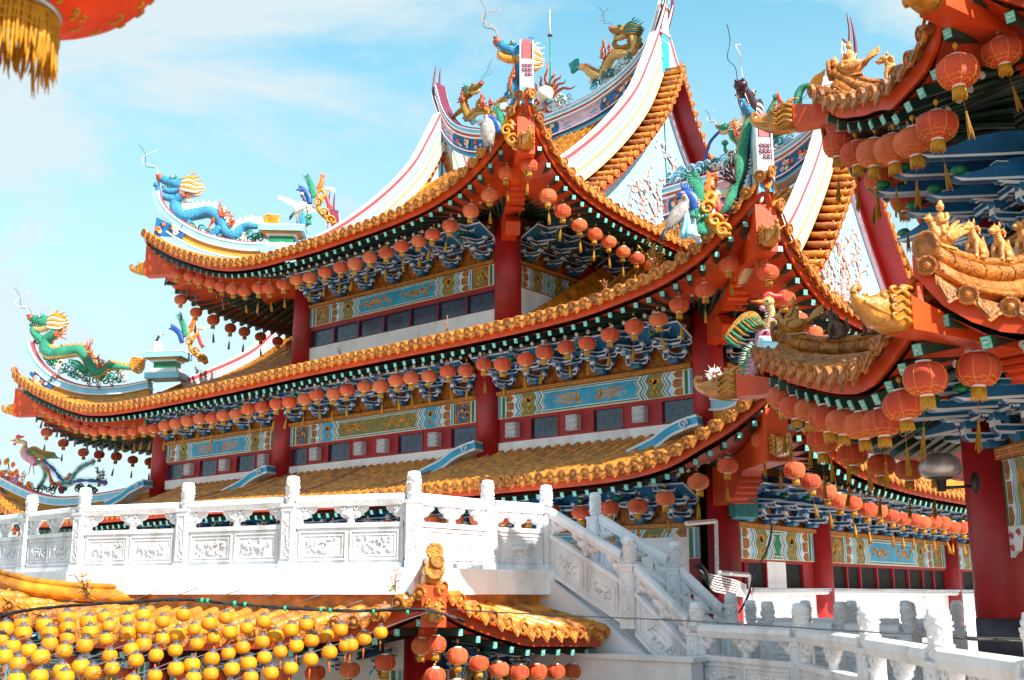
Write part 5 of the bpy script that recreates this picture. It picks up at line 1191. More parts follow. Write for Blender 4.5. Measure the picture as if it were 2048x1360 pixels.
# upper hexagon: corner A lies on the radial line through C and on the picture ray x=1632
dA = ray(1628, 190); dAx = V((dA.x, dA.y, 0)).normalized(); rc = (C2 - ctr).normalized()
den = rc.x * dAx.y - rc.y * dAx.x; RU = -(ctr.x * dAx.y - ctr.y * dAx.x) / den
HU = [ctr + (h - ctr).normalized() * RU for h in H1]; LU = (HU[1] - HU[0]).length
qu = plane(HU[0], (HU[1] - HU[0])); ud = (HU[1] - HU[0]).normalized()
up = []
for x, y in [(1632, 195), (1652, 205), (1673, 219), (1697, 217), (1721, 214), (1748, 203), (1779, 198), (1806, 168), (1834, 137), (1854, 103), (1871, 38), (1881, 0)]:
    p = qu(x, y); up.append(((V((p.x, p.y, 0)) - HU[0]).dot(ud), p.z))
def sym(L_, zt, zm): return crv([(0, zt), (.35, zt - (zt - zm) * .5), (.9, zt - (zt - zm) * .8), (L_ / 2, zm), (L_ - .9, zt - (zt - zm) * .8), (L_ - .35, zt - (zt - zm) * .5), (L_, zt)])
def hexroof(Hp, L_, ez0, zt, zm, top_n, rise, lab, mats_end=1):
    Ss = []; mb = MB(); fb = MB(); sf = MB(); ra = MB(); base = crv([(0, 0), (top_n * .5, rise * .36), (top_n, rise)])
    for k in range(6):
        a, b = Hp[k], Hp[(k + 1) % 6]; sd = (b - a).normalized(); m_ = (a + b) / 2; nd = (ctr - m_).normalized()
        f = crv([(t, z + .15) for t, z in ez0]) if k == 0 else (lambda F: (lambda s_: F(s_) + .15))(sym(L_, zt, zm))
        nl = lambda s_, L_=L_: max(0, min(top_n, 1.732 * min(s_, L_ - s_)))
        S = Side(a, sd, nd, f, 0, L_, nl, base, zm + .15, dec=2.2); Ss.append(S)
        near = k in (0, 1, 5)
        S.tiles(mb, sp=.36, r=.075, step=.3 if near else 1, k=8 if near else 6, knob=near, ez=1.1)
        S.fascia(fb, -.06, -.28); S.soffit(sf, 2.4, -.34); S.rafters(ra, 2.3, 1.33, L_ - 1.33, sp=.36, h=.13, wd=.11, dz=-.43, lower=near, n0=.1)
    rf = part('tiled_roof', mb, ['tile_pav', 'tile_pav', 'tile_old'], pav, lab); part('eave_board', fb, 'orange', rf); part('soffit', sf, 'soffit', rf); part('rafters', ra, ['green', 'teal_end', 'disc_white'], rf, kind='stuff')
    for k in range(6):
        c = Hp[k]; d = (c - ctr).normalized(); S = Ss[k]; inn = c - d * 2.6; zt_ = S.ez(0)
        m = MB(); fr = lambda h, z, o, d=d, c=c: c + d * h + ZZ * z + V((d.y, -d.x, 0)) * o
        bd = -.62; m.prism([(.3, zt_ - .28), (.3, zt_ + bd), (-1.6, zt_ + bd + .02), (-1.9, zt_ + bd - .25), (-2.6, zt_ + bd - .25), (-2.6, zt_ - .5), (-1.2, zt_ - .62 + .2), (-.4, zt_ - .42)], fr, -.17, .17, 0)
        for j in range(4): m.box(fr(-1.65 - .09 * j, zt_ + bd - .06 - .06 * j, 0), (.07, .4, .04), 0, d)
        part('corner_beam', m, 'orange', rf)
        hb = MB(); beast_head(hb, fr(.3, zt_ + bd + .2, 0), d, .88); part('beam_head', hb, 'beastgold', rf)
        m = MB(); P = []; 
        for j in range(9):
            h = .3 + (2.5 - .3) * j / 8; nn = h * .866; s_ = h * .5; q = S.P(s_, nn, 0); P.append(V((c.x - d.x * h, c.y - d.y * h, q.z + .22 * (1 - j / 8))))
        rr_ = []
        T = [p + ZZ * .3 for p in P]; m.tube(T, [.1, .092] * 4 + [.1], 9, 0); m.tube([p + ZZ * .1 for p in P], .12, 8, 0); m.tube([p + ZZ * .43 for p in P], .055, 7, 0)
        sd_ = V((d.y, -d.x, 0))
        for e in (-1, 1): m.tube([p + ZZ * .04 + sd_ * (.13 * e) for p in P], .035, 6, 0)
        m.lathe(T[0] + d * .02 + ZZ * .05, [(.16, 0), (.16, .05), (.12, .06), (.11, .04), (.05, .06)], 12, 1, Z=d)
        for j in range(0, 8): m.lathe(T[j] + (T[j + 1] - T[j]) * .1, [(.106, 0), (.106, .03)], 10, 0, Z=(T[j + 1] - T[j]))
        part('hip_ridge', m, ['tile_pav', 'tile_pav'], rf)
        Ss[k].hip = T
    return rf, Ss
PR1, PS1 = hexroof(H1, LS, low, 3.3, 2.4, 2.75, 1.25, 'lower tiled roof')
PR2, PS2 = hexroof(HU, LU, up + [(LU, up[0][1] + .1)] if up[0][0] < LU - .1 else up, max(z for _, z in up) + .05, min(z for _, z in up), 2.6, 1.2, 'upper tiled roof')
m = MB(); hz = PS2[0].P(LU / 2, 2.6).z; HW = hexpts(1); m.loft([[ctr + (h - ctr).normalized() * r_ + ZZ * z for h in H1] for r_, z in ((1.6, hz - .1), (.9, hz + .7), (.35, hz + 1.7), (.1, hz + 2.0))], 0); part('roof_crown', m, 'tile_pav', PR2)
Rw = LS - 3.05; Rv = 1.95
def pcol(p, z0, z1, r, bands=False):
    m = MB(); pr = [(r, z0), (r, z1)]
    m.lathe((p.x, p.y, 0), pr, 32, 0); c = part('column', m, 'red', pav)
    if bands: m = MB(); m.lathe((p.x, p.y, 0), [(r * 1.03, -.83), (r * 1.03, -.3)], 32, 0); part('band', m, 'darkband', c)
def ringwall(Rr, z, zt, seed, up_=False):
    W = [ctr + (h - ctr).normalized() * Rr for h in H1]
    for k in range(6):
        a, b = W[k], W[(k + 1) % 6]; sd = (b - a).normalized(); nd = (ctr - (a + b) / 2).normalized(); Lw = (b - a).length
        F = lambda s_, z_, o, a=a, sd=sd, nd=nd: a + sd * s_ - nd * o + ZZ * z_
        m = MB(); painted(m, F, .3, Lw - .3, z[2], z[1] - .005, seed + k, False, CYA, OLI, kind='none'); part('painted_beam', m, PB, pav)
        m = MB(); frieze(m, F, .2, Lw - .2, z[1], z[0], .14); part('cornice_board', m, ['goldbrown', 'gold'], pav)
        m = MB(); m.prism([(.2, z[0]), (Lw - .2, z[0]), (Lw - .2, zt), (.2, zt)], F, -.05, 0, 0); part('bracket_backboard', m, 'flame', pav)
        # big blue beaks and clusters
        rzz = math.atan2(-nd.y, -nd.x) + R(90)
        for j in range(3):
            o = bpy.data.objects.new('bracket_set', pavcl); col.objects.link(o); o.parent = pav; o.location = F((j + .5) * Lw / 3, z[0] + .02, .1) - WL[pav.name]; o.rotation_euler = (0, 0, rzz); o.scale = (.95,) * 3
        # scroll bracket under the beam
        m = MB(); fr = F
        for e, s_ in ((1, .32), (-1, Lw - .32)):
            m.prism([(s_, z[2]), (s_ + e * .55, z[2]), (s_ + e * .5, z[2] - .1), (s_ + e * .28, z[2] - .14), (s_ + e * .22, z[2] - .3), (s_ + e * .1, z[2] - .34), (s_, z[2] - .42)][::e], fr, 0, .06, 0)
            for q_ in ((.12, .12), (.12, .27), (.3, .08)): curl(m, fr(s_ + e * q_[0], z[2] - q_[1], .07), sd, ZZ, .05, 1, .012)
        part('scroll_bracket', m, ['trim', 'redline'], pav)
pavcl = cluster(True, 1.5, 2).mesh('bracket_set', ['blue', 'trim', 'cyanb', 'greenp'], Z0)
ringwall(Rw, (1.86, 1.7, .84), 2.55, 31); ringwall(Rv, (4.62, 4.5, 4.05), 5.4, 41)
for h in H1:
    pcol(ctr + (h - ctr).normalized() * Rw, -1.4, 2.6, .37, True); pcol(ctr + (h - ctr).normalized() * Rv, 3.2, 5.5, .28)
# lanterns of the pavilion
def plant(S, a0, a1, sp, txt, n=.2, dz=-.66, sc=.96):
    for i, a in enumerate(frange(a0, a1, sp)):
        p = S.P(a, n, 0); p.z = S.ez(a) + dz + rnd.uniform(-.04, .04); lantern(p, sc * rnd.uniform(.97, 1.04), 'large red lantern, %s from %s' % (ordn(i + 1), txt), 'red lanterns under the pavilion eaves', 5)
plant(PS1[0], .35, LS - .4, .58, 'the near corner under the lower pavilion eave'); plant(PS1[1], .6, 3.2, .62, 'the far corner under the receding lower pavilion eave', n=.6)
plant(PS1[5], LS - 2.4, LS - .5, .62, 'the right on the right-hand lower pavilion eave', n=.6)
plant(PS2[0], .3, LU - .35, .56, 'the near end under the upper pavilion eave', dz=-.84, sc=1.06); plant(PS2[1], .6, 3.0, .6, 'the far corner under the receding upper pavilion eave', n=.6)
plant(PS2[5], LU - 1.8, LU - .5, .6, 'the right on the right-hand upper pavilion eave', n=.6)
# roof beasts
def beast(label, p, f, sc, m, kind=0, grp='glazed beasts on the pavilion ridges'):
    f = V((f.x, f.y, 0)).normalized(); s = V((f.y, -f.x, 0)); P = lambda a, b, c=0: p + f * (a * sc) + s * (c * sc) + ZZ * (b * sc); mb = MB()
    if kind == 0:      # sitting beast
        mb.tube(spv([P(-.28, .12), P(-.2, .28), P(-.02, .45), P(.08, .62), P(.12, .76)], 3), [x * sc for x in (.12, .15, .17, .18, .18, .17, .16, .15, .13, .12, .11, .11, .1)], 10, 0)
        mb.ell(P(.18, .84), (.17 * sc, .12 * sc, .13 * sc), 0, 10, 7, f); mb.tube([P(.24, .8), P(.42, .78), P(.46, .8)], [.09 * sc, .065 * sc, .03 * sc], 8, 0); mb.tube([P(.22, .76), P(.4, .7)], [.06 * sc, .03 * sc], 6, 0)
        for e in (-1, 1):
            mb.tube(spv([P(.06, .5, .11 * e), P(.16, .28, .12 * e), P(.16, .04, .12 * e), P(.26, .02, .12 * e)], 3), [x * sc for x in (.08, .08, .075, .065, .06, .055, .05, .05, .055, .04)], 8, 0)
            mb.ell(P(-.18, .17, .13 * e), (.17 * sc, .08 * sc, .16 * sc), 0, 9, 6, f); mb.tube([P(-.15, .05, .15 * e), P(.06, .03, .15 * e)], [.06 * sc, .045 * sc], 7, 0)
            mb.spike(P(.1, .92, .07 * e), ZZ * .16 * sc - f * .04 * sc, .045 * sc, 0); mb.ell(P(.27, .88, .08 * e), .03 * sc, 0, 6, 4)
            mb.tube(spv([P(.02, .86, .09 * e), P(-.08, .76, .1 * e), P(-.06, .66, .1 * e)], 3), [.05 * sc] * 4 + [.025 * sc] * 3, 6, 0)
        mb.tube(spv([P(-.3, .16), P(-.42, .36), P(-.34, .56), P(-.42, .68)], 3), [x * sc for x in (.05, .055, .06, .06, .06, .055, .05, .04, .03, .01)], 7, 0)
        for k in range(6): mb.ell(P(.02 - .05 * k, .78 - .09 * k), .055 * sc, 0, 6, 4)
    else:              # immortal riding a hen
        mb.tube(spv([P(.42, .5), P(.34, .4), P(.2, .26), P(-.05, .22), P(-.35, .34), P(-.6, .5)], 3), [x * sc for x in (.06, .07, .07, .09, .12, .16, .19, .21, .22, .21, .19, .15, .11, .08, .06, .03)], 10, 0)
        mb.ell(P(.46, .56), (.12 * sc, .08 * sc, .1 * sc), 0, 9, 6, f); mb.spike(P(.54, .55), f * .12 * sc, .04 * sc, 0); mb.spike(P(.42, .62), ZZ * .1 * sc, .04 * sc, 0)
        for k in range(4): mb.tube(spv([P(-.35, .3, .05 * (k - 1.5)), P(-.58, .42 + .07 * k, .08 * (k - 1.5)), P(-.82, .5 + .1 * k, .07 * (k - 1.5))], 3), [.07 * sc] * 4 + [.05 * sc, .03 * sc, .008], 6, 0)
        for e in (-1, 1): mb.ell(P(-.08, .26, .2 * e), (.26 * sc, .05 * sc, .13 * sc), 0, 9, 6, f - ZZ * .3); mb.tube([P(.02, .1, .08 * e), P(.05, -.06, .08 * e)], .05 * sc, 6, 0)
        mb.tube(spv([P(.02, .36), P(.0, .52), P(.0, .7), P(.0, .8)], 3), [x * sc for x in (.17, .17, .15, .14, .14, .15, .14, .1, .06, .05)], 10, 0); mb.ell(P(.01, .93), (.09 * sc, .085 * sc, .11 * sc), 0, 9, 7); mb.ell(P(0, 1.04), (.05 * sc, .05 * sc, .05 * sc), 0, 7, 5)
        mb.ell(P(.09, .92), (.025 * sc,) * 3, 0, 5, 4)
        for e in (-1, 1): mb.tube(spv([P(0, .74, .13 * e), P(.06, .58, .17 * e), P(.18, .54, .06 * e)], 3), .05 * sc, 7, 0); mb.tube(spv([P(.02, .4, .12 * e), P(.2, .4, .16 * e), P(.22, .22, .17 * e)], 3), .06 * sc, 7, 0)
    b = MB(); mb.box(P(-.02, .0), (.6 * sc, .26 * sc, .05 * sc), 0, f)
    return solo('roof_beast' if kind == 0 else 'immortal_statue', mb, m, label, 'ridge beast' if kind == 0 else 'immortal statue', grp)
def on_hip(S, t):
    T = S.hip; x = t * (len(T) - 1); i = min(int(x), len(T) - 2); return T[i] + (T[i + 1] - T[i]) * (x - i) + ZZ * .14
dB = (H1[0] - ctr); dC = (H1[1] - ctr)
# beasts: near lower corner, far lower corner, upper corner
for S, d, nm, m, sc in ((PS1[0], dB, 'near lower corner', 'beast', .42), (PS1[1], dC, 'far lower corner', 'beast_old', .46), (PS2[1], dC, 'upper left corner', 'beast', .46)):
    beast('glazed immortal riding a hen at the tip of the pavilion ridge, %s' % nm, on_hip(S, .12), d, sc * 1.15, 'beast' if nm[0] != 'f' else 'beastgold', 1)
    for j, (t, w_) in enumerate(((.38, 'first'), (.6, 'second'), (.82, 'third'))):
        if nm[0] == 'u' and j == 2: continue
        beast('seated glazed beast, %s behind the hen rider on the %s ridge' % (w_, nm), on_hip(S, t), d, sc, 'beastgold' if (nm[0] == 'f' and j == 2) else m)

# ================================================================ terrace, stairs, balustrades
k_ = 1.2; T0 = .36
PP = [(-27, 9.8), (-25, 9.75), (-23, 9.7), (-20.97, 9.6), (-18.97, 9.48), (-16.97, 9.35), (-15, 9.95), (-13, 10.37), (-11.18, 11.03), (-11.24, 12.64), (-11.06, 13.82)]
poly = PP + [(-11.06, 15.5), (-14.2, 15.9), (-14.2, 21.0), (-46, 21.0), (-46, 9.9)]
def offs(P_, d):
    o = []
    for i, p in enumerate(P_):
        a = P_[max(i - 1, 0)]; b = P_[min(i + 1, len(P_) - 1)]; t = V((b[0] - a[0], b[1] - a[1], 0)).normalized(); o.append((p[0] + t.y * d, p[1] - t.x * d))
    return o
ter = thing('terrace', 'white raised terrace slab carrying the carved balustrade', 'terrace', (-20, 15, -5))
m = MB(); fr = lambda u, v, o: V((u, v, o)); P2 = offs(PP, .22) + [(-10.84, 15.7)] + poly[len(PP) + 1:]; m.prism(P2, fr, 0.0, T0, 0); part('slab', m, 'white', ter)
m = MB(); P3 = offs(PP, -.2) + [(-11.26, 15.5)] + poly[len(PP) + 1:]; m.prism(P3, fr, -5, -.003, 0); part('retaining_wall', m, 'stainwall', ter)
m = MB(); P4 = offs(PP, .02) + [(-11.04, 15.5)] + poly[len(PP) + 1:]; m.prism(P4, fr, -.3, -.005, 0); part('tiled_skirting', m, 'tile', ter)
def post_mb(h=1.32, w=.215):
    m = MB(); m.box((0, 0, h * .33), (w, w, h * .66)); m.box((0, 0, h * .675), (w * 1.14, w * 1.14, h * .03)); m.box((0, 0, .05), (w * 1.1, w * 1.1, .1))
    r = w * .44; prof = [(r * .9, h * .69), (r * .8, h * .71), (r * 1.0, h * .725), (r, h * .93), (r * 1.06, h * .935), (r * 1.06, h * .955), (r * .95, h * .96), (r * .9, h * .99), (r * .5, h * 1.0)]
    m.lathe((0, 0, 0), prof, 18, 0)
    g = random.Random(5)
    for i in range(40): a = g.uniform(0, 6.28); z = g.uniform(.74, .92) * h; m.ell((r * .97 * math.cos(a), r * .97 * math.sin(a), z), (.03, .022, .014), 0, 6, 4, (-math.sin(a), math.cos(a), .4))
    for a in range(4):
        d = V((math.cos(a * R(90)), math.sin(a * R(90)), 0)); s = V((-d.y, d.x, 0)); fr = lambda u, v, o: d * (w / 2 + o) + s * u + ZZ * v
        for u0, u1, v0, v1 in ((-.08, -.065, .14, h * .62), (.065, .08, .14, h * .62), (-.08, .08, .13, .145), (-.08, .08, h * .61, h * .625)): m.prism([(u0, v0), (u1, v0), (u1, v1), (u0, v1)], fr, 0, .014, 0)
        for i in range(16): m.ell(fr(g.uniform(-.045, .045), .18 + i * (h * .4) / 16, .003), (.03, .018, .014), 0, 6, 4, s * g.uniform(-1, 1) + ZZ, d)
    return m
def relief(m, fr, x0, x1, z0, z1, g):
    """carved beast or blossom relief in a sunk panel"""
    w = x1 - x0; h = z1 - z0; c = x0 + w / 2; k = g.random() < .6
    if k:
        m.tube(spv([fr(c - w * .3, z0 + h * .5, .01), fr(c - w * .1, z0 + h * .56, .012), fr(c + w * .12, z0 + h * .5, .012), fr(c + w * .28, z0 + h * .62, .01)], 3), [h * .1, h * .12, h * .14, h * .15, h * .15, h * .14, h * .13, h * .12, h * .12, h * .1], 8, 0, fn=fr(0, 0, 1) - fr(0, 0, 0), flat=.35)
        m.ell(fr(c - w * .33, z0 + h * .62, .015), (h * .13, .03, h * .12), 0, 8, 6, fr(1, 0, 0) - fr(0, 0, 0), fr(0, 1, 0) - fr(0, 0, 0))
        for e in (-.24, -.12, .12, .26): m.tube([fr(c + w * e, z0 + h * .45, .012), fr(c + w * (e + .04), z0 + h * .28, .012), fr(c + w * (e - .01), z0 + h * .14, .012)], [h * .07, h * .05, h * .05], 6, 0)
        m.tube(spv([fr(c + w * .28, z0 + h * .6, .01), fr(c + w * .38, z0 + h * .75, .012), fr(c + w * .34, z0 + h * .85, .012)], 3), h * .04, 5, 0)
    else:
        for j in range(4): a = g.uniform(.2, .8); m.tube(spv([fr(c + w * g.uniform(-.2, .2), z0 + h * .1, .008), fr(c + w * g.uniform(-.3, .3), z0 + h * .5, .012), fr(c + w * g.uniform(-.4, .4), z0 + h * .85, .01)], 3), .012, 5, 0)
    for j in range(22):
        u, v = g.uniform(x0 + .06 * w, x1 - .06 * w), g.uniform(z0 + .1 * h, z1 - .1 * h)
        if k and abs(u - c) < .3 * w and v < z0 + .7 * h and v > z0 + .25 * h: continue
        m.ell(fr(u, v, .004), (g.uniform(.02, .045), g.uniform(.015, .03), .02), 0, 6, 4, fr(g.uniform(-1, 1), g.uniform(-1, 1), 0) - fr(0, 0, 0), fr(0, 0, 1) - fr(0, 0, 0))
def balpanel(L_, seed, slope=0.0, h=1.32):
    """carved slab, cloud supports, hand rail between two posts; returns (panel, supports, rail)"""
    g = random.Random(seed); S = lambda u, v, o: V((u, -o, v + slope * u)); X = V((1, 0, slope)).normalized()
    p = MB(); zt = h * .46; p.prism([(0, .0), (L_, .0), (L_, zt), (0, zt)], S, -.055, .055, 0); p.prism([(0, .0), (L_, .0), (L_, .07), (0, .07)], S, -.085, .085, 0); p.prism([(0, zt - .05), (L_, zt - .05), (L_, zt + .015), (0, zt + .015)], S, -.08, .08, 0)
    n = 2 if L_ > 1.0 else 1
    for k in range(n):
        a, b = .06 + k * (L_ - .06) / n, (k + 1) * (L_ - .06) / n; z0, z1 = .11, zt - .09
        for sg in (1, -1):
            F = (lambda u, v, o: S(u, v, o)) if sg > 0 else (lambda u, v, o: S(u, v, -o))
            for ins, t0, t1 in ((0, .055, .075), (.05, .055, .066)):
                for u0, u1, v0, v1 in ((a + ins, b - ins, z0 + ins, z0 + ins + .022), (a + ins, b - ins, z1 - ins - .022, z1 - ins), (a + ins, a + ins + .022, z0 + ins + .022, z1 - ins - .022), (b - ins - .022, b - ins, z0 + ins + .022, z1 - ins - .022)): p.prism([(u0, v0), (u1, v0), (u1, v1), (u0, v1)], F, t0, t1, 0)
            fr = lambda u, v, o: F(u, v, .055 + o)
            if sg > 0: relief(p, fr, a + .1, b - .1, z0 + .08, z1 - .08, g)
    SS = []; zc = (zt + h * .68) / 2 + .02
    for c, half in ((L_ * .5, 0), (.02, 1), (L_ - .02, -1)):
        s = MB(); SS.append(s)
        for du, dv, r in ((0, .02, .14), (-.17, .05, .115), (.17, .05, .115), (-.08, -.03, .1), (.08, -.03, .1), (0, .08, .1)):
            if half * du < 0: continue
            s.ell(S(c + du, zc + dv + .02, 0), (r, .06, r * .75), 0, 10, 6, X)
        s.lathe(S(c, zt + .01, 0), [(.07, 0), (.05, .04), (.06, .08), (.09, .12)], 10, 0)
        for e in (-1, 1):
            for sg in (-1, 1):
                if half * e < 0: continue
                curl(s, S(c + e * .11, zc + .06, sg * .058), X, ZZ, .05, 0, .012, 1.3, 5, e)
    r = MB(); zr = h * .71
    secs = [[S(u, zr + a_, b_) for a_, b_ in ((-.08, .075), (.0, .095), (.06, .08), (.085, .03), (.085, -.03), (.06, -.08), (0, -.095), (-.08, -.075))] for u in (0, L_)]; r.loft(secs, 0)
    return [('panel', p), ('hand_rail', r)] + [('cloud_support', s) for s in SS]
PM = post_mb().mesh('post', ['marble'], Z0)
def put(me, nm, par, p, rz, sc=1):
    o = bpy.data.objects.new(nm, me); col.objects.link(o); o.parent = par; o.location = V(p) - WL[par.name]; o.rotation_euler = (0, 0, rz); o.scale = (sc,) * 3; return o
def balustrade(label, pts, skip=(), hs=1.0, sd=1):
    """pts: 3D feet of the posts"""
    b = thing('balustrade', label, 'balustrade', pts[0])
    for i, p in enumerate(pts):
        q = pts[min(i + 1, len(pts) - 1)]; a = pts[max(i - 1, 0)]; d = V(q) - V(a); put(PM, 'post', b, p, math.atan2(d.y, d.x), hs)
    for i in range(len(pts) - 1):
        if i in skip: continue
        a, c = V(pts[i]), V(pts[i + 1]); d = c - a; L_ = math.hypot(d.x, d.y); sl = d.z / L_; u = V((d.x, d.y, 0)) / L_; a2 = a + u * .12 + ZZ * (.12 * sl)
        for nm, mb in balpanel(L_ - .24, sd * 31 + i, sl, 1.32 * hs):
            put(mb.mesh(nm, ['marble'], Z0), nm, b, a2, math.atan2(d.y, d.x))
    return b
balustrade('long white carved balustrade along the edge of the raised terrace', [V((x, y, T0)) for x, y in PP], sd=1)
# stairs along +X between y=13.9 and 15.4
st = thing('stairs', 'white flight of steps leading down right from the terrace', 'stairs', (-9.7, 14.6, -5)); m = MB(); n = 12; FZ = -1.42
for i in range(n): x0 = -11.06 + i * 2.75 / n; z = T0 - (T0 - FZ) * (i + 1) / n; m.box((x0 + 2.75 / n / 2, 14.6, (z - 5) / 2), (2.75 / n - .002, 1.3, z + 5))
part('steps', m, 'stainwall', st)
m = MB()
for y in (13.82, 15.38): m.prism([(-11.1, -5), (-8.3, -5), (-8.3, FZ + .02), (-11.1, T0 + .0)], lambda u, v, o, y=y: V((u, y - o, v)), -.14, .16, 0)
part('string_wall', m, 'stainwall', st)
balustrade('near white stair balustrade descending right from the terrace corner', [V((-11.06, 13.82, T0)), V((-9.5, 13.82, -.48)), V((-8.4, 13.82, FZ))], sd=2)
balustrade('far white stair balustrade on the hall side of the steps', [V((-11.25, 15.38, T0)), V((-9.7, 15.38, -.5)), V((-8.75, 15.38, -1.3))], sd=3)
def atz(x, D, z): p = ray(x, 1200) * D; return V((p.x, p.y, z))
fl = MB(); fl.box((4, 22, -1.55), (24.8, 16.4, .24)); fl.box((2.2, 9.5, -1.551), (18, 9, .238)); struct('paved_courtyard', fl, 'stone')
balustrade('low white balustrade curving towards the viewer along the bottom right', [V((-8.4, 13.82, FZ)), atz(1599, 13.6, FZ), atz(1734, 11.0, FZ), atz(1873, 8.8, FZ), atz(2070, 7.0, FZ)], sd=4)
balustrade('shaded white balustrade behind the front one in the courtyard', [V((-8.75, 15.38, FZ)), atz(1534, 17.0, FZ), atz(1680, 16.2, FZ), atz(1815, 15.2, FZ)], sd=5, skip=(0,))
balustrade('sunlit white balustrade nearest the hall side wall', [atz(1500, 20, FZ), atz(1610, 19.9, FZ), atz(1702, 19.6, FZ), atz(1810, 19.4, FZ), atz(1912, 19.0, FZ)], sd=6)
m = MB(); m.box((-9.65, 13.45, -2.95), (2.9, .3, 4.16)); m.box((-9.65, 13.45, -.85), (3.0, .36, .06)); solo('low_wall', m, 'stainwall', 'low white wall at the foot of the stairs along the bottom edge', 'wall')
# hall side terrace step
m = MB(); m.box((-11.2, 31, -1.2), (2.4, 20, .5)); solo('plinth', m, 'white', 'white plinth along the base of the hall side wall', 'plinth')

# ================================================================ gatehouse roof below the terrace
gate = thing('gatehouse', 'lower gatehouse with orange barrel-tiled roof below the terrace', 'gatehouse', (-13, 11, -5))
ga = V((-PP[8][0] * 0 + (PP[5][0] - PP[8][0]), PP[5][1] - PP[8][1], 0)).normalized()      # along the eave to the left
gn = V((ga.y, -ga.x, 0)); gn = gn if gn.y > 0 else -gn
tip = V((-9.75, 10.15, 0)); qg = plane(tip, ga)
gl = []
for x, y in [(868, 1192), (856, 1201), (845, 1207), (816, 1220), (747, 1252), (713, 1262), (650, 1271), (496, 1286), (301, 1288), (191, 1284), (130, 1266), (60, 1242), (7, 1215), (-40, 1185)]:
    p = qg(x, y); gl.append(((V((p.x, p.y, 0)) - tip).dot(ga), p.z))
gl = [g_ for g_ in gl]; s_end = gl[-1][0]; s_b = gl[0][0]
tip0 = tip + ga * s_b
GL = Side(tip, ga, gn, crv([(a, z + .15) for a, z in gl]), s_b, s_end, lambda a: max(0, min(1.75, (a - s_b) * 1.1, (s_end - a) * 1.0)), crv([(0, 0), (.8, .15), (1.6, .34), (2.5, .6)]), -.48, dec=1.6)
gr = [(onX(x, y, tip0.x).y, onX(x, y, tip0.x).z) for x, y in [(935, 1236), (960, 1247), (984, 1257), (1005, 1264), (1026, 1270), (1050, 1278), (1071, 1280), (1116, 1280), (1159, 1281), (1199, 1281)]]
gr = [(tip0.y, gl[0][1])] + [g_ for g_ in gr if g_[0] > tip0.y + .2]
GR = Side((tip0.x, 0, 0), (0, 1, 0), (-1, 0, 0), crv([(a, z + .15) for a, z in gr]), tip0.y, 13.6, lambda a: max(0, min(1.45, (a - tip0.y) * 1.3)), crv([(0, 0), (.8, .15), (1.6, .34), (2.5, .6)]), -.48, dec=1.6)
mb = MB(); fb = MB(); sf = MB(); ra = MB()
for S in (GL, GR):
    S.tiles(mb, sp=.31, r=.08, ez=.9); S.fascia(fb, -.06, -.24); S.soffit(sf, 1.5, -.28)
    S.rafters(ra, 1.5, None, None, sp=.31, h=.09, wd=.08, dz=-.33, lower=False)
g1 = part('tiled_roof', mb, ['tile', 'tile_end', 'tile_dull'], gate); part('eave_board', fb, 'orange', g1); part('soffit', sf, 'soffit', g1); part('rafters', ra, ['green', 'teal_end', 'disc_white'], g1)
zt_ = GL.ez(s_b); hd = (V((-1, -.0, 0)) * -1 + (-ga * 0) + V((0, -1, 0)) * .9).normalized()
m = MB(); A_ = [tip0 + ZZ * (zt_ + .2) + hd * -.02, tip0 - hd * .5 + ZZ * (zt_ + .16), tip0 - hd * 1.0 + ZZ * (zt_ + .12), tip0 - hd * 1.7 + ZZ * (zt_ + .2)]
m.tube(spv(A_, 3), [.09, .085] * 5, 9, 0); m.tube([p + ZZ * .13 for p in A_], .05, 7, 0); m.tube([p - ZZ * .1 for p in A_], .11, 8, 0)
for dz, r in ((.24, .11), (.02, .13), (.12, .09)): m.lathe(A_[0] + ZZ * (dz - .05) + hd * .02 + V((.05, 0, 0)) * (r == .09), [(r, 0), (r, .05), (r * .7, .06), (r * .6, .04), (r * .3, .07)], 12, 1, Z=hd)
part('hip_ridge', m, ['tile', 'tile_end'], g1)
m = MB(); fr = lambda h, z, o: tip0 + hd * h + ZZ * z + V((hd.y, -hd.x, 0)) * o
m.prism([(.05, zt_ - .02), (.05, zt_ - .52), (-.7, zt_ - .55), (-.8, zt_ - .95), (-1.8, zt_ - 1.0), (-1.8, zt_ - .2), (-.6, zt_ - .18)], fr, -.15, .15, 0); part('corner_beam', m, 'orange', g1)
hb = MB(); beast_head(hb, fr(.05, zt_ - .33, 0), hd, .55); part('beam_head', hb, 'beastgold', g1)
# left ridge end
m = MB(); A2 = [qg(-60, 1160, -.5), qg(0, 1178, -.6), qg(60, 1188, -.8), qg(130, 1192, -1.1), qg(165, 1192, -1.2)]; A2 = [p for p in A2]
m.tube(A2, .11, 10, 0); m.tube([p - ZZ * .17 for p in A2], .05, 8, 0); m.tube([p - ZZ * .27 for p in A2], .08, 8, 0); m.tube([p + ZZ * .13 for p in A2], .05, 8, 0)
part('hip_ridge', m, ['tile', 'tile_end'], g1)
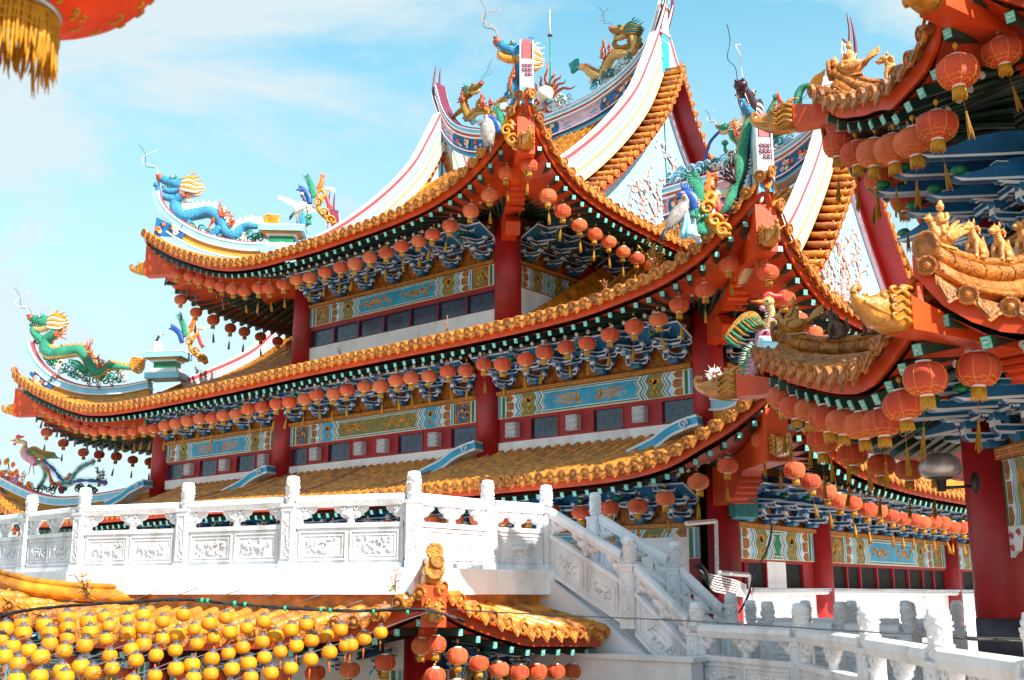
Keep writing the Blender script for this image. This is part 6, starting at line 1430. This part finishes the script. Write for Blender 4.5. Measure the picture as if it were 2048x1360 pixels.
# gate walls under the roof
def FG(s, z, o): return tip + ga * s + gn * (1.45 - o) + ZZ * z
def FG2(y, z, o): return V((tip0.x - 1.2 + o, y, z))
for F, a, b, sd_ in ((FG, s_b + 1.2, s_b + 5.2, 51), (FG, s_b + 5.6, s_b + 9, 53), (FG2, tip0.y + 1.3, 13.4, 55)):
    m = MB(); painted(m, F, a, b, -1.45, -1.0, sd_, False, BLU, OLI); part('painted_beam', m, PB, gate)
    m = MB(); m.prism([(a, -1.0), (b, -1.0), (b, -.4), (a, -.4)], F, -.1, 0, 0); m.prism([(a, -5), (b, -5), (b, -1.46), (a, -1.46)], F, -.2, -.1, 1); part('wall', m, ['navy', 'darkroom'], gate)
    nn = int((b - a) / .6)
    for j in range(nn):
        o = bpy.data.objects.new('bracket_set', pavcl); col.objects.link(o); o.parent = gate; p = F(a + (j + .5) * (b - a) / nn, -1.02, .02); dd = F(0, 0, 1) - F(0, 0, 0); o.location = p - WL[gate.name]; o.rotation_euler = (0, 0, math.atan2(dd.y, dd.x) + R(90)); o.scale = (.5,) * 3
for s_ in (s_b + 1.0, s_b + 5.4): m = MB(); p = FG(s_, 0, 0); m.lathe((p.x, p.y, 0), [(.2, -5), (.2, -.5)], 18, 0); part('column', m, 'red', gate)
m = MB(); m.prism([(s_b + 1.5, -2.2), (s_b + 3.4, -2.2), (s_b + 3.4, -1.5), (s_b + 1.5, -1.5)], FG, .3, .4, 0); m.prism([(tip0.y + 1.5, -2.2), (tip0.y + 3, -2.2), (tip0.y + 3, -1.5), (tip0.y + 1.5, -1.5)], FG2, .0, .1, 0); part('sign_board', m, 'cream', gate)
for i, a in enumerate(frange(GL.s0 + .35, GL.s0 + 9.8, .52)):
    for r_ in (0, 1):
        p = GL.P(a, .35 + .3 * r_, 0); p.z = GL.ez(a) - .6 - .42 * r_; lantern(p, .6, 'small red lantern, %s from the corner in the %s row of the gatehouse front' % (ordn(i + 1), ('upper', 'lower')[r_]), 'red lanterns under the gatehouse eave', 0)
for i, a in enumerate(frange(GR.s0 + .35, 13.3, .42)):
    for r_ in (0, 1):
        p = GR.P(a, .3, 0); p.z = GR.ez(a) - .58 - .38 * r_; lantern(p, .6, 'small red lantern, %s from the corner in the %s row of the gatehouse side' % (ordn(i + 1), ('upper', 'lower')[r_]), 'red lanterns under the gatehouse eave', 0)

# ================================================================ yellow lantern strings
YP = [(385,1000),(515,1022),(610,992),(742,1008),(835,980),(952,1018),(1072,978),(30,1062),(130,1035),(260,1040),(395,1055),(525,1080),(638,1045),(748,1080),(838,1052),(1038,1092),(1136,1062),(1222,1028),(1318,995),(1443,1055),(1540,1018),(10,1125),(135,1085),(288,1085),(395,1118),(495,1158),(618,1120),(765,1180),(838,1152),(950,1120),(1150,1148),(1250,1112),(1340,1080),(1532,1135),(1612,1100),(1700,1068),(1790,1035),(1912,1098),(1990,1068),(70,1165),(168,1185),(290,1150),(375,1190),(642,1218),(795,1245),(912,1215),(1025,1185),(1238,1235),(1335,1205),(1420,1170),(1638,1195),(1732,1160),(1822,1128),(1926,1198),(2020,1160),(25,1222),(238,1225),(102,1262),(472,1280),(655,1290),(1028,1295),(1122,1270),(1355,1295),(1455,1262),(1545,1228),(1815,1240),(1700,1290),(1585,1320),(360,1305),(540,1315),(230,1340),(905,1335),(1232,1325),(1465,1345),(1130,1350),(775,1365),(380,1345),(95,1360),(2129,1118),(2225,1083),(2050,1155)]
yb = MB(); yb.lathe((0, 0, 0), [(.03, -.062)] + [(.078 * math.cos(t) ** .7, .066 * math.sin(t)) for t in [(-70 + 14 * k) * math.pi / 180 for k in range(11)]] + [(.03, .062)], 20, 0)
yc = MB(); yc.lathe((0, 0, .056), [(.044, 0), (.044, .014), (.024, .018), (.02, .03)], 12, 0); yc.tube([(-.03, 0, .085), (0, 0, .1), (.03, 0, .085)], .005, 4, 0); yc.lathe((0, 0, -.068), [(.02, 0), (.026, .01)], 10, 0)
yt = MB(); yt.tube([(0, 0, -.065), (0, 0, -.1), (0, 0, -.19)], [.002, .008, .006], 5, 0)
YM_ = [yb.mesh('shade', ['yellow'], Z0), yc.mesh('cap', ['capgrey'], Z0), yt.mesh('tassel', ['d_orange'], Z0), yb.mesh('shade', ['yellow2'], Z0)]
def yD(y): return 13.3 - max(0, (y - 1230)) * .011
rows = {}
for x, y in sorted(YP, key=lambda t: t[1] + .345 * t[0]): rows.setdefault(round((y + .345 * x) / 62), []).append((x, y))
for ri, rk in enumerate(sorted(rows)):
    L_ = sorted(rows[rk])
    for i, (x, y) in enumerate(L_):
        X, Y = x / 2.924, 895 + y / 2.924; p = ray(X, Y) * yD(Y); o = bpy.data.objects.new('yellow_lantern', None); col.objects.link(o); o.location = p; o.empty_display_size = .05
        o.rotation_euler = (rnd.uniform(-.1, .1), rnd.uniform(-.1, .1), rnd.uniform(0, 6)); s_ = rnd.uniform(.93, 1.08) * (1.12 if x < 600 else 1) * 1.1; o.scale = (s_,) * 3
        tag(o, 'small yellow lantern, %s from the left on the %s wire from the top left' % (ordn(i + 1), ordn(ri + 1)), 'lantern', 'yellow lanterns strung on wires')
        for me, nm in ((YM_[0 if rnd.random() < .6 else 3], 'shade'), (YM_[1], 'cap'), (YM_[2], 'tassel')):
            c = bpy.data.objects.new(nm, me); col.objects.link(c); c.parent = o
    X0, Y0 = -40, None; xs = [p[0] for p in L_]; mx_ = sum(xs) / len(xs); my = sum(p[1] for p in L_) / len(L_)
    pts = []
    for t in range(13):
        x = max(-120, min(xs) - 260) + (max(xs) + 330 - max(-120, min(xs) - 260)) * t / 12; y = my - .345 * (x - mx_) - 31 + 3 * math.sin(t); X, Y = x / 2.924, 895 + y / 2.924; pts.append(ray(X, Y) * yD(Y + 8))
    m = MB(); m.tube(pts, .0045, 4, 0); solo('lantern_wire', m, 'capgrey', 'thin wire carrying the %s string of yellow lanterns from the top left' % ordn(ri + 1), 'wire', 'wires carrying the yellow lanterns')
# cable bundle and wires
def cab(pix, D, r, label, mt='cable', nm='cable', strands=1, ties=()):
    m = MB()
    for k in range(strands):
        P = [ray(x, y + rnd.uniform(-2.2, 2.2) * (strands > 1)) * (D + rnd.uniform(-.03, .03)) for x, y in spl(pix, 5)]; m.tube(P, r, 5, 0)
    for x, y in ties:
        p = ray(x, y) * (D - .02); m.lathe(p - RT * .02, [(.03, 0), (.03, .03)], 8, 1, Z=RT)
    return solo(nm, m, [mt, 'tie'], label, 'cable')
cab([(-10, 1234), (60, 1220), (160, 1210), (260, 1205), (340, 1199), (400, 1201), (470, 1208), (570, 1216), (700, 1222), (780, 1220), (860, 1222), (930, 1242)], 12.6, .011, 'thick black cable bundle with green ties crossing the gatehouse roof', strands=9, ties=[(405, 1201), (416, 1202), (470, 1207), (491, 1209), (571, 1217), (643, 1220), (661, 1221), (748, 1223), (816, 1224)])
cab([(880, 1218), (1100, 1230), (1400, 1243), (1700, 1262), (1900, 1272), (2060, 1278)], 9.5, .006, 'single dark wire crossing the right half above the low balustrade')
cab([(1900, 1272), (1930, 1276), (1990, 1280), (2060, 1283)], 9.48, .012, 'double black wire joined by a clamp at the right edge', strands=2)
m = MB()
for k in range(7): m.tube(spv([onX(1400 + 3 * k, 1140 + 3 * k, -12.2), onX(1425, 1150 + 5 * k, -12.15), onX(1460, 1158 + 5 * k, -12.15), onX(1492, 1170 + 4 * k, -12.1)], 4), .018, 5, 0)
solo('cable_bundle', m, 'disc_white', 'bundle of pale cables looping round the hall corner column', 'cable')
m = MB()
for k in range(8): m.tube(spv([onX(1388 + 4 * k, 1135 + k, -12.1), onX(1400 + 3 * k, 1128 + 5 * k, -12.0), onX(1415, 1148 + 3 * k, -12.0), onX(1395 + 2 * k, 1152 + k, -12.05)], 4), .02, 5, 0)
solo('cable_coil', m, 'cable', 'tangled black cable coil beside the hall corner column', 'cable')
cab([(1543, 1040), (1542, 1070), (1530, 1110), (1510, 1140), (1500, 1180), (1490, 1205), (1478, 1225)], 22.2, .022, 'black cable hanging in front of the corner column')
m = MB(); pw = [onX(x, y, -12.18) for x, y in ((1372, 1047), (1432, 1042), (1434, 1145), (1498, 1150), (1500, 1180))]
for a_, b_ in zip(pw[:-1], pw[1:]): m.tube([a_, b_], .05, 4, 0, sm=False)
solo('conduit', m, 'disc_white', 'white square conduit stepping down beside the corner column', 'conduit')
m = MB(); pw = [V((-12.35, y, z)) for y, z in ((22.6, .06), (28, .05), (34, .03), (40, .02))]; m.tube(pw, .06, 8, 0)
for k in range(5): m.tube(spv([V((-12.28, 22.6 + 4 * j, .11 + .03 * math.sin(k * 2 + j * 1.7))) for j in range(5)], 4), .014, 5, 1)
solo('wall_pipe', m, ['disc_white', 'louver'], 'white pipe and cables running along the hall side wall below the windows', 'pipe')
# floodlight
m = MB(); p = onX(1484, 1012, -12.1); m.box(p, (.35, .5, .34), 0, X=(1, -.6, .3)); m.box(p + V((.12, -.1, -.06)), (.2, .56, .42), 1, X=(1, -.6, .3)); m.tube([p, p + V((-.3, .1, .2))], .03, 6, 1)
solo('floodlight', m, ['teal', 'd_teal'], 'teal floodlight fixed on the hall corner column', 'floodlight')
m = MB(); p = atD(1880, 935, 13.2); n = 28
prof = [(.02, .17), (.12, .16), (.2, .1), (.235, 0), (.22, -.07), (.15, -.12), (.06, -.14), (.05, -.25)]
secs = []
for r_, z in prof[:6]: secs.append([p + V((r_ * (1 + .06 * (j % 2)) * math.cos(6.283 * j / n), r_ * (1 + .06 * (j % 2)) * math.sin(6.283 * j / n), z)) for j in range(n)])
m.loft(secs, 0, sm=True); m.lathe(p, [(.15, -.12), (.06, -.15), (.05, -.28)], 16, 1); m.tube([p - ZZ * .24, p - ZZ * .22 + RT * .35, p - ZZ * .18 + RT * .55 + FH * .3], .018, 6, 1); m.ell(p - ZZ * .18 + RT * .4, (.05, .1, .13), 1)
solo('globe_lamp', m, ['silver', 'cable'], 'ribbed silver globe lamp bracketed to the pavilion column', 'lamp')
# air conditioner box and small lamp heads behind the stairs
m = MB(); p = onY(1330, 1110, 20.5); m.box(p - ZZ * .3, (.8, .6, 1.3)); m.box(p + V((.0, -.32, .1)), (.7, .04, .04)); m.box(p + V((-.1, -.32, -.3)), (.03, .04, .8)); solo('metal_cabinet', m, 'louver', 'tall pale metal cabinet standing behind the stair balustrade', 'cabinet')
# ================================================================ big hanging lantern, top left
D = 3.2; c = ray(40, -114) * D; px = D / FPX
big = thing('big_lantern', 'large orange-red lantern with gold pattern and tasselled collar hanging at the top left', 'lantern', c)
m = MB(); rx, rz = 275 * px, 152 * px; prof = [(rx * math.cos(t) ** .9, rz * math.sin(t)) for t in [(-82 + 9 * k) * math.pi / 180 for k in range(19)]]
m.lathe(c, prof, 40, 0); gg = random.Random(4)
for k in range(90):
    a = gg.uniform(0, 6.28); t = gg.uniform(-1.3, .3); r_ = rx * math.cos(t) ** .9 * 1.004; P0 = c + V((r_ * math.cos(a), r_ * math.sin(a), rz * math.sin(t))); e = V((-math.sin(a), math.cos(a), 0)); v = V((math.cos(a) * .5 * -math.sin(t) * 2, math.sin(a) * .5 * -math.sin(t) * 2, .5)).normalized()
    s_ = gg.uniform(.012, .03); m.tube(spv([P0 - e * s_, P0 + v * s_ * .6, P0 + e * s_, P0 + e * s_ * .6 - v * s_ * .8], 3), .0055, 5, 1)
part('shade', m, ['lantern_big', 'capgold'], big)
m = MB(); cz = c - ZZ * (rz - .004); m.lathe(cz, [(.125, .03), (.132, .0), (.13, -.012), (.12, -.014), (.12, .02)], 32, 0); part('collar', m, 'metal', big)
m = MB()
for k in range(150):
    a = k * 2 * math.pi / 150 + gg.uniform(-.02, .02); p = cz + V((.122 * math.cos(a), .122 * math.sin(a), -.01)); L_ = gg.uniform(.13, .2) * (1.0 if math.cos(a - YAW) > .1 else .75)
    m.tube(spv([p, p + V((gg.uniform(-.006, .006), gg.uniform(-.006, .006), -L_ * .5)), p + V((gg.uniform(-.01, .01), gg.uniform(-.01, .01), -L_))], 3), [.0035, .004, .004, .004, .0035, .003, .001], 4, 0)
for z in (.03, .055, .08): m.tube([cz + V((.126 * math.cos(j * .314), .126 * math.sin(j * .314), -z + .008 * (j % 2))) for j in range(21)], .004, 4, 0, cap=False)
part('fringe', m, 'tassel_gold', big)
m = MB(); m.tube([c + ZZ * rz, c + ZZ * (rz + 1)], .006, 5, 0); part('cord', m, 'cable', big)
# ================================================================ small plants on roofs and ledges
def sprig(label, base, h, n, mt, w=.5, leafs=9, ls=.07):
    m = MB()
    for k in range(n):
        d = V((rnd.uniform(-w, w), rnd.uniform(-w, w), 1)) * h * rnd.uniform(.5, 1); P = spv([base, base + d * .5 + V((rnd.uniform(-.05, .05), 0, 0)), base + d], 4); m.tube(P, .008, 4, 1)
        for j in range(leafs):
            p = P[rnd.randrange(2, len(P))]; a = V((rnd.uniform(-1, 1), rnd.uniform(-1, 1), rnd.uniform(-.5, .6))).normalized(); s = a.cross(ZZ).normalized(); L_ = ls * rnd.uniform(.7, 1.4)
            m.add([p, p + a * L_ * .5 + s * L_ * .22, p + a * L_ - ZZ * L_ * .2, p + a * L_ * .5 - s * L_ * .22], [(0, 1, 2), (0, 2, 3)], 0)
    return solo('wild_plant', m, [mt, 'branch'], label, 'plant')
sprig('dry yellow-green shrub sprouting at the blue pedestal of the middle roof', onY(1312, 548, 20), .75, 12, 'leafdry', .6, 16, .1)
sprig('thin weed in front of the green pedestal niche of the middle roof', onY(1362, 525, 19.4), .55, 2, 'leaf', .15, 10)
sprig('small tuft of leaves growing on the middle roof tiles under the right panel', onY(1212, 586, 20.5), .35, 4, 'leafdry', .5, 8)
sprig('pair of thin weeds growing from the middle roof under the white ledge', onY(893, 665, 20), .45, 3, 'leafdry', .3, 8)
sprig('dark thin weed standing against the white ledge at its left end', onY(679, 710, 20.3), .45, 2, 'leafdark', .2, 6)
sprig('leafy sprig with dry leaves rooted at the terrace base near the left', onZ(175, 1200, 0) * 0 + ray(175, 1204) * 14.2, .42, 6, 'leafdry', .5, 8, .1)
sprig('heart-leaved seedling growing behind the gatehouse corner ridge', ray(792, 1185) * 14.6, .3, 3, 'leaf', .5, 3, .12)
for i, (x, y) in enumerate(((107, 765), (118, 762), (185, 775), (205, 780), (232, 776), (400, 752), (414, 755))): sprig('wild weed, %s from the left, rooted in the left hip ridge of the middle roof' % ordn(i + 1), q2l(x, y, .25), .3, 6, 'leafdry' if i > 4 else 'leafdark', .8, 9)
sprig('bushy dark plant on the ridge behind the phoenix tail', q1l(198, 975), .75, 9, 'leafdark', .4, 16, .11)
